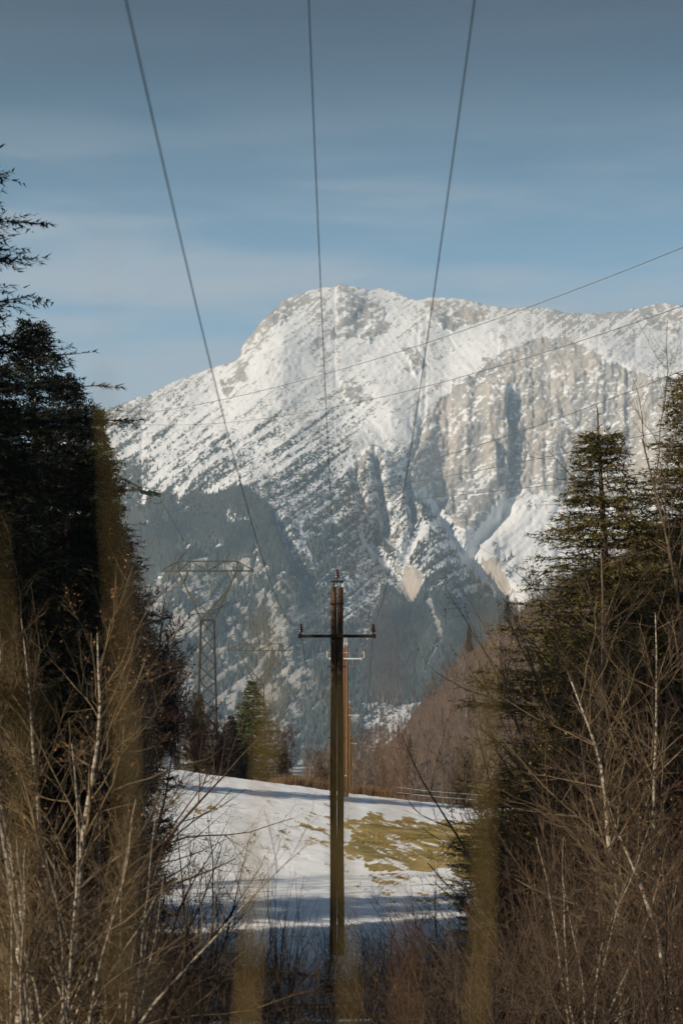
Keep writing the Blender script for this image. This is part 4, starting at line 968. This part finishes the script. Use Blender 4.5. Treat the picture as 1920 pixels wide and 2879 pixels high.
# ------------------------------------------------------------------ spruces
def top_h(px, d, py_top):
    return (HY - py_top) / FPX * d - gz(px, d)
FAR = dict(tw_sp=0.17, nd_sp=0.055, nlen=0.13, nwid=0.035)
GL = 'spruces standing left of the meadow'; GR = 'spruces standing right of the meadow'
def sp(px, d, pyt, lmax, nb, nd, seed, label, group, **kw):
    return spruce('spruce_tree', seed, top_h(px, d, pyt), lmax, nb, nd, onland(px, d, -0.1), label, group, **kw)
sp(-335, 26, -90, 6.2, 230, 'needle_shaded', 1, 'big spruce outside the left edge, only drooping branch tips in view against the sky', GL, kind='fine')
b1 = sp(100, 40, 900, 4.3, 300, 'needle_shaded', 2, 'black spruce with bare leader twigs, tallest of the dark group at the left edge', GL)
sp(240, 46, 1130, 3.9, 260, 'needle_shaded', 3, 'black spruce forming the right flank of the dark group', GL)
sp(-30, 36, 1020, 4.3, 240, 'needle_shaded', 4, 'black spruce cut by the left edge, below the drooping branches', GL)
sp(285, 52, 1470, 2.2, 190, 'needle_shaded', 5, 'low black spruce under the pylon arm, right end of the dark group', GL)
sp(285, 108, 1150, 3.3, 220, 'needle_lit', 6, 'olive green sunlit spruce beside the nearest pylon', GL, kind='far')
sp(275, 43, 1290, 3.2, 0, 'needle_shaded', 8, 'black spruce filling the middle of the dark group', GL)
sp(185, 38, 1050, 3.6, 0, 'needle_shaded', 10, 'black spruce standing just right of the tallest one', GL)
sp(305, 50, 1400, 2.3, 0, 'needle_shaded', 11, 'black spruce under the tip of the pylon arm', GL)
sp(20, 33, 1330, 3.4, 0, 'needle_shaded', 9, 'black spruce low at the left edge', GL)
sp(110, 27, 1700, 3.0, 150, 'needle_shaded', 7, 'dark young spruce behind the white birch stems', GL)
# trees on the bank left of the picture whose shade falls over the foreground
rs = np.random.RandomState(31)
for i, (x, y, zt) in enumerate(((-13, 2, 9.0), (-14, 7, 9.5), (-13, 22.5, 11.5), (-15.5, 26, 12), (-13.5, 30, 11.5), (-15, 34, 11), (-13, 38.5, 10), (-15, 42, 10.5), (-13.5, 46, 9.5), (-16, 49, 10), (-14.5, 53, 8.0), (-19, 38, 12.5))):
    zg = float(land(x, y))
    spruce('spruce_tree', i, zt - zg, 3.6, 0, 'needle_shaded', (x, y, zg - 0.1), 'dark spruce on the bank beyond the left edge, shading the hollow', 'spruces beyond the left edge')
sp(1688, 36, 1130, 5.4, 190, 'needle', 12, 'slender spruce with long bare leader against the rock wall', GR, kind='open')
sp(1955, 38, 960, 6.2, 260, 'needle', 13, 'broad dark spruce cut by the right edge', GR, kind='open')
sp(1840, 45, 1400, 5.0, 210, 'needle', 14, 'shorter spruce between the slender one and the right edge', GR, kind='open')
sp(1755, 42, 1560, 4.2, 0, 'needle', 22, 'dense spruce close behind the slender one', GR)
sp(1640, 41, 1800, 3.6, 0, 'needle', 23, 'dense low spruce in the middle of the right group', GR)
sp(1415, 48, 2165, 2.6, 130, 'needle', 15, 'small bushy spruce at the right end of the thawed grass', GR)
sp(1590, 45, 1700, 3.6, 170, 'needle', 16, 'spruce with drooping boughs left of the slender one', GR, kind='open')
sp(1500, 43, 2330, 3.2, 120, 'needle', 17, 'low spruce among the brown twigs right of the meadow', GR)
sp(708, 150, 1912, 3.7, 200, 'needle_lit', 18, 'compact conical spruce lit from the side at the upper edge of the snow', GL, kind='far')
sp(650, 146, 2010, 2.4, 120, 'needle_shaded', 19, 'dark small spruce leaning against the compact lit one', GL, kind='far')
sp(560, 170, 1950, 2.6, 130, 'needle', 20, 'spruce top peeping out at the foot of the tall pylon', GL, kind='far')
rs = np.random.RandomState(3)
tmpl_c = None
for i, (px, d, pyt) in enumerate(((1150, 420, 1990), (1318, 640, 1745), (1425, 640, 1670), (1075, 330, 2130), (1330, 480, 2070))):
    h = top_h(px, d, pyt); h = min(max(h, 5), 9)
    lb = ['dark conifer halfway up the brown spur', 'dark conifer on the skyline of the brown spur', 'conifer at the top of the brown spur beside the spruces', 'small dark conifer at the foot of the brown spur', 'little conifer low on the brown spur near the fence'][i]
    spruce('conifer_tree', 40 + i, h, h * 0.24, 90, 'needle', onland(px, d, -0.2), lb, 'conifers on the brown spur', kind='far')

# ------------------------------------------------------------------ bare trees and bushes
GB = 'bare birches and shrubs left of the meadow'; GQ = 'bare birches and shrubs right of the meadow'
def bt(px, d, pyt, seed, label, group, name='birch_tree', cat='tree', **kw):
    return bare(name, seed, top_h(px, d, pyt), onland(px, d), label, cat, group, **kw)
bt(165, 22, 1640, 101, 'straight white birch stem at the far left, forking upwards', GB, r0=0.062, n1=24, n2=10, n3=3, leaf=300, tw='twig_pale')
bt(60, 20, 2050, 102, 'pale birch stem close to the left edge', GB, r0=0.058, n1=18, n2=9, n3=3, tilt=(0, 0.05))
bt(215, 24, 1700, 103, 'birch leaning right across the black spruces', GB, r0=0.05, n1=20, n2=10, n3=3, tilt=(0, 0.12), tw='twig_pale')
bt(240, 26, 1750, 104, 'slim birch with wide side branches in front of the dark group', GB, r0=0.045, n1=22, n2=10, n3=3, tilt=(0, 0.08), leaf=400)
bt(110, 23, 1850, 105, 'thin birch crossing behind the straight white stem', GB, r0=0.045, n1=18, n2=9, n3=3, tilt=(0, -0.08), tw='twig_pale')
bt(30, 25, 1750, 115, 'birch with many tan side twigs behind the stem at the left edge', GB, r0=0.05, n1=26, n2=10, n3=4, tw='twig_pale', a1=0.95, l1=0.5)
bt(210, 28, 1800, 116, 'twiggy tan birch between the white stem and the blurred stalk', GB, r0=0.045, n1=26, n2=10, n3=4, tw='twig_pale', a1=0.95, l1=0.5, tilt=(0, 0.12))
bt(240, 26, 2050, 117, 'spreading tan shrub between the white birch stems', GB, 'bare_shrub', 'shrub', stems=5, spread=0.4, r0=0.035, n1=11, n2=9, n3=4, bark='birch', tw='twig_pale', l1=0.55)
bt(330, 21, 2300, 119, 'sunlit tan shrub with arching twigs in front of the blurred tall stalk', GB, 'bare_shrub', 'shrub', stems=6, spread=0.4, r0=0.03, bark='birch', tw='twig_pale')
bt(60, 19, 2250, 120, 'sunlit tan shrub filling the left edge', GB, 'bare_shrub', 'shrub', stems=6, spread=0.4, r0=0.03, bark='birch', tw='twig_pale')
bt(200, 20, 2100, 121, 'tallest sunlit tan shrub among the white birch stems', GB, 'bare_shrub', 'shrub', stems=6, spread=0.4, r0=0.03, bark='birch', tw='twig_pale')
bt(130, 21, 2350, 118, 'low spreading birch sprout at the foot of the white stem', GB, 'bare_shrub', 'shrub', stems=6, spread=0.6, r0=0.032, n1=9, n2=8, n3=4, bark='birch', tw='twig_pale', l1=0.5)
bt(290, 30, 1950, 106, 'brown bare shrub left of the snow edge', GB, 'bare_shrub', 'shrub', stems=6, spread=0.35, r0=0.03, n1=9, n2=7, n3=4, bark='twig_pale')
bt(280, 34, 1700, 107, 'tall brown shrub in front of the black spruce flank', GB, 'bare_shrub', 'shrub', stems=6, spread=0.25, r0=0.035, n1=10, n2=8, n3=4, bark='twig', tw='twig_red')
bt(350, 62, 1950, 108, 'reddish shrub beside the top of the snow slope', GB, 'bare_shrub', 'shrub', stems=7, spread=0.3, r0=0.035, n1=11, n2=8, n3=4, bark='twig_red', tw='twig_red', rmin=0.006)
bt(330, 66, 1790, 109, 'large reddish brown shrub below the tall pylon', GB, 'bare_shrub', 'shrub', stems=8, spread=0.3, r0=0.04, n1=12, n2=8, n3=4, bark='twig_red', tw='twig_red', rmin=0.006)
bt(440, 44, 2235, 110, 'dense dark bush on the snow at the left', GB, 'bare_shrub', 'shrub', stems=9, spread=0.45, r0=0.022, n1=12, n2=9, n3=4, bark='twig_dark', tw='twig_dark', leaf=2600)
bt(585, 45, 2270, 111, 'small open black twigged bush against the snow', GB, 'bare_shrub', 'shrub', stems=5, spread=0.5, r0=0.02, n1=8, n2=6, n3=3, bark='twig_dark', tw='twig_dark')
bt(330, 24, 2560, 112, 'low tangle of pale branches in the lower left', GB, 'bare_shrub', 'shrub', stems=7, spread=0.8, r0=0.03, n1=8, n2=7, n3=3, bark='birch', tw='twig_pale')
bt(600, 27, 2690, 113, 'pale fallen looking branches reaching right at the bottom', GB, 'bare_shrub', 'shrub', stems=5, spread=1.0, r0=0.03, n1=8, n2=6, n3=3, bark='birch', tw='twig')
bt(480, 26, 2500, 114, 'leafy brown bush in the hollow left of the pole', GB, 'bare_shrub', 'shrub', stems=8, spread=0.5, r0=0.02, n1=9, n2=7, n3=3, bark='twig_dark', tw='twig', leaf=1800)
for i, (px, d, pyt, tw, lb) in enumerate(((345, 133, 1620, 'twig_dark', 'tall dark bare tree left of the tall pylon, upper left of the field'), (400, 130, 1700, 'twig_dark', 'dark bare tree on the slope of bushes left of the tall pylon'),
        (450, 134, 1800, 'twig_dark', 'dark bush left of the foot of the tall pylon'), (500, 133, 1860, 'twig_red', 'reddish bare bush before the foot of the tall pylon'), (555, 134, 1960, 'twig_red', 'low reddish bush on the upper edge of the snow'), (610, 136, 2020, 'twig_dark', 'dark bush between the reddish ones and the compact spruce'),
        (805, 158, 2040, 'twig_red', 'round brown bush right of the compact spruce'), (905, 170, 2110, 'twig_pale', 'straw coloured bush half hidden behind the dark pole'), (300, 128, 1850, 'twig_dark', 'dense dark bush under the black spruces behind the field'),
        (430, 129, 1930, 'twig_red', 'low rusty bush at the left end of the brow'), (680, 141, 2120, 'twig_dark', 'low dark bush at the foot of the compact spruce'))):
    bt(px, d, pyt, 130 + i, lb, 'bare bushes along the upper edge of the snow', 'bare_shrub', 'shrub', stems=11, spread=0.22, r0=0.06, n1=13, n2=10, n3=4, bark='twig_dark', tw=tw, build='brow')
bt(1300, 150, 2090, 150, 'yellowish bush with withered leaves above the fence', GQ, 'bare_shrub', 'shrub', stems=6, spread=0.3, r0=0.05, n1=10, n2=8, n3=3, bark='twig', tw='twig_pale', build='brow')
bt(1710, 32, 1520, 151, 'tall bare tree with rough brown trunk in front of the slender spruce', GQ, 'bare_tree', bark='bark', r0=0.085, n1=24, n2=10, n3=3, a1=0.6, l1=0.36)
bt(1752, 27, 1780, 152, 'white birch with a crooked fork in the lower right', GQ, a1=0.95, l1=0.5, tw='twig_pale', r0=0.075, n1=16, n2=9, n3=3, wander=0.10)
bt(1905, 25, 2150, 153, 'white birch leaning right at the right edge', GQ, a1=0.95, l1=0.5, tw='twig_pale', r0=0.07, n1=18, n2=9, n3=3, tilt=(0, 0.15))
bt(1855, 29, 1700, 154, 'birch stem rising between the crooked and the leaning one', GQ, a1=0.9, l1=0.45, tw='twig_pale', r0=0.055, n1=20, n2=9, n3=3)
bt(1975, 33, 1010, 155, 'tall thin birch whose twigs reach the sky at the right edge', GQ, bark='twig', r0=0.05, n1=26, n2=10, n3=3)
bt(1600, 30, 1720, 156, 'bare tree with yellow catkins left of the pale trunk', GQ, r0=0.04, n1=20, n2=9, n3=3, bark='twig', leaf=700, leafm='catkin')
bt(1530, 34, 2000, 157, 'brown bare shrub with orange stems beside the small spruce', GQ, 'bare_shrub', 'shrub', stems=6, spread=0.3, r0=0.025, n1=10, n2=8, n3=3, bark='stalk_red', tw='twig')
bt(1640, 25, 2250, 158, 'pale branched shrub in front of the right thicket', GQ, 'bare_shrub', 'shrub', stems=7, spread=0.45, r0=0.028, n1=10, n2=8, n3=4, bark='birch', tw='twig_pale')
bt(1800, 28, 2050, 159, 'dense brown shrub under the broad spruce', GQ, 'bare_shrub', 'shrub', stems=8, spread=0.4, r0=0.028, n1=10, n2=8, n3=4, bark='twig', tw='twig')
bt(1560, 31, 1900, 164, 'tall brown shrub before the boughs of the right spruces', GQ, 'bare_shrub', 'shrub', stems=7, spread=0.25, r0=0.03, n1=11, n2=8, n3=4, bark='twig', tw='twig_red')
bt(1690, 29, 2080, 165, 'tawny shrub around the rough brown trunk', GQ, 'bare_shrub', 'shrub', stems=8, spread=0.35, r0=0.028, n1=11, n2=8, n3=4, bark='twig_pale', tw='twig_red')
bt(1870, 31, 1820, 166, 'tall reddish shrub under the spruce at the right edge', GQ, 'bare_shrub', 'shrub', stems=7, spread=0.28, r0=0.03, n1=11, n2=8, n3=4, bark='twig', tw='twig_red')
bt(1460, 27, 2450, 160, 'brown thicket shrub at the right foot of the slope', GQ, 'bare_shrub', 'shrub', stems=8, spread=0.5, r0=0.02, n1=9, n2=8, n3=4, bark='twig', tw='twig', leaf=500)
bt(1250, 33, 2400, 161, 'thin shrub with mottled stems right of the pole foot', GQ, 'bare_shrub', 'shrub', stems=6, spread=0.3, r0=0.018, n1=9, n2=7, n3=3, bark='birch', tw='twig')
bt(1110, 30, 2480, 162, 'sparse pale shrub just right of the pole', GQ, 'bare_shrub', 'shrub', stems=5, spread=0.25, r0=0.016, n1=9, n2=6, n3=2, bark='birch', tw='twig_pale')
bt(1900, 22, 2300, 163, 'dark brown shrub filling the lower right corner', GQ, 'bare_shrub', 'shrub', stems=8, spread=0.5, r0=0.022, n1=9, n2=8, n3=4, bark='twig_dark', tw='twig', leaf=600)

bt(800, 38, 2390, 170, 'slender upright saplings left of the pole before the shaded snow', GB, 'bare_shrub', 'shrub', stems=13, spread=0.14, r0=0.010, n1=5, n2=3, n3=0, bark='twig', tw='twig', build='wand')
bt(690, 36, 2450, 171, 'thin wand like stems under the blurred olive stalk', GB, 'bare_shrub', 'shrub', stems=11, spread=0.16, r0=0.010, n1=5, n2=3, n3=0, bark='twig_red', tw='twig', build='wand')
bt(925, 45, 2540, 172, 'fine twigs growing against the foot of the dark pole', GB, 'bare_shrub', 'shrub', stems=9, spread=0.3, r0=0.009, n1=6, n2=4, n3=2, bark='twig_dark', tw='twig', l1=0.35)
bt(1000, 44, 2600, 173, 'small brown bush at the right side of the pole foot', GQ, 'bare_shrub', 'shrub', stems=9, spread=0.4, r0=0.010, n1=7, n2=5, n3=3, bark='twig', tw='twig', l1=0.4)
# undergrowth: uncountable stems and twigs in the hollow
rs = np.random.RandomState(77)
n = 2800
px = rs.uniform(-120, 2040, n); d = rs.uniform(21, 47, n); x = (px - HX) / FPX * d; z = land(x, d)
lim = np.interp(px, [0, 300, 430, 520, 640, 800, 900, 960, 1010, 1150, 1300, 1400, 1500, 1650, 1800, 1920], [2380, 2400, 2480, 2560, 2520, 2560, 2660, 2660, 2580, 2520, 2500, 2440, 2380, 2300, 2300, 2300])
h = ((HY - lim) / FPX * d - z) * rs.uniform(0.35, 1.0, n) ** 0.8
dens = np.interp(px, [0, 450, 600, 900, 1200, 1400, 1920], [1, 1, 0.55, 0.5, 0.7, 1, 1])
ok = (h > 0.25) & (rs.rand(n) < dens); x, d, z, h = x[ok], d[ok], z[ok], np.minimum(h[ok], 3.6); n = len(x)
til = rs.randn(n, 3) * 0.34; D = nrm(til + [0, 0, 1])
st = polyl(rs, np.stack([x, d, z - 0.05], -1), D, h, 6, 0.15, (0, 0, 0.02)); sr = (0.004 + 0.0022 * h)[:, None] * np.linspace(1, 0.35, 6)[None]
k1, q1 = kids(rs, st, sr, 8, 0.15, 0.98, 0.85, 0.35, 0.45, 0.6, 3, 0.2, (0, 0, 0.03))
tag(obj('undergrowth', mesh_from('undergrowth', *join([segs(st, sr, 3), segs(k1, q1, 3, 0.0022)])), M['twig']), 'tangled brown twigs and saplings in the hollow at the bottom', 'undergrowth', kind='stuff')

# ------------------------------------------------------------------ dry stalks right in front of the lens
def stalk(pix, d, rmm, mat, label):
    c = np.array(pix, float); t = np.linspace(0, 1, len(c)); tt = np.linspace(0, 1, 40)
    px = np.interp(tt, t, c[:, 0]); py = np.interp(tt, t, c[:, 1]); k = np.ones(7) / 7
    px = np.convolve(np.pad(px, 3, 'edge'), k, 'valid')
    d = d * 0.9; dd = d + 0.05 * np.sin(tt * 3)
    pts = np.stack([(px - HX) / FPX * dd, dd, (HY - py) / FPX * dd], -1)
    low = np.array([pts[-1] + np.array([0.02 * 0, 0.01 * i, -0.2 * i]) for i in range(1, 9)]); low = low[low[:, 2] > -1.7]
    rad = np.interp(tt, np.linspace(0, 1, len(rmm)), rmm) / 1000.0 * 0.25
    rad = rad * (1 + 0.12 * np.sin(tt * 55))
    o = empty('dry_stalk', (float(pts[-1][0]), float(pts[-1][1]), -1.75)); tag(o, label, 'grass stalk', 'dry stalks close in front of the lens')
    off = np.array(o.location)
    v, f = tube_poly(np.concatenate([pts, low]) - off, np.concatenate([rad, np.full(len(low), rad[-1])]), 8); MB().add(v, f).build('stem', M[mat], o, True)
    # narrow withered leaf blades folded against the stem
    for j in (12, 21, 30):
        a0 = pts[j] - off; q = np.linspace(0, 1, 6)[:, None]
        side = np.array([[0.012 * (1 if j % 2 else -1), 0.004, 0.13]])
        mid = a0 + q * side + np.array([[0, 0, -0.05]]) * q ** 3; wv = np.array([[0.0028, 0.002, 0]]) * min(1.0, max(rmm) / 5.0) ** 2 * np.sin(np.pi * (0.15 + 0.85 * (1 - q)))
        v = np.concatenate([mid - wv, mid + wv]); ii = np.arange(5); MB().add(v, np.stack([ii, ii + 1, ii + 7, ii + 6], -1)).build('leaf_blade', M[mat], o)
    return o
stalk([(303, 450), (306, 900), (312, 1300), (322, 1600), (350, 1950), (362, 2150), (352, 2400), (325, 2879)], 1.55, [1.0, 1.1, 1.7, 2.6, 3.0, 2.8, 2.6, 2.6], 'stalk', 'blurred tall straw stalk crossing the black spruces, reaching into the sky')
stalk([(500, 480), (470, 800), (430, 1150), (405, 1500), (395, 1720)], 1.2, [0.25, 0.3, 0.5, 0.8, 0.9], 'stalk_pale', 'very faint blurred stalk against the sky right of the tall one')
stalk([(-20, 1450), (10, 1800), (60, 2150), (75, 2330), (45, 2600), (0, 2879)], 1.45, [1.2, 2.2, 2.6, 2.8, 2.6, 2.6], 'stalk', 'blurred straw stalk running along the left edge')
stalk([(790, 1640), (770, 1890), (745, 2120), (725, 2400), (712, 2650), (690, 2879)], 1.6, [0.8, 3.2, 5.2, 5.4, 5.4, 5.0], 'stalk', 'blurred olive stalk left of the dark pole in front of the snow')
stalk([(955, 1270), (985, 1420), (1035, 1650), (1062, 1820), (1100, 2050), (1112, 2220), (1125, 2500), (1150, 2700), (1135, 2879)], 1.3, [0.8, 1.1, 1.9, 3.2, 3.6, 3.4, 3.0, 2.6, 2.4], 'stalk_red', 'blurred orange brown stalk just right of the dark pole')
stalk([(1385, 1480), (1372, 1720), (1362, 2000), (1366, 2300), (1358, 2600), (1335, 2879)], 1.7, [0.6, 2.2, 3.6, 4.2, 4.2, 4.0], 'stalk_olive', 'blurred olive stalk in front of the small bushy spruce')
stalk([(975, 1950), (962, 2200), (970, 2500), (985, 2879)], 1.75, [2.4, 4.2, 4.0, 3.6], 'stalk_olive', 'blurred olive stalk covering the foot of the dark pole')
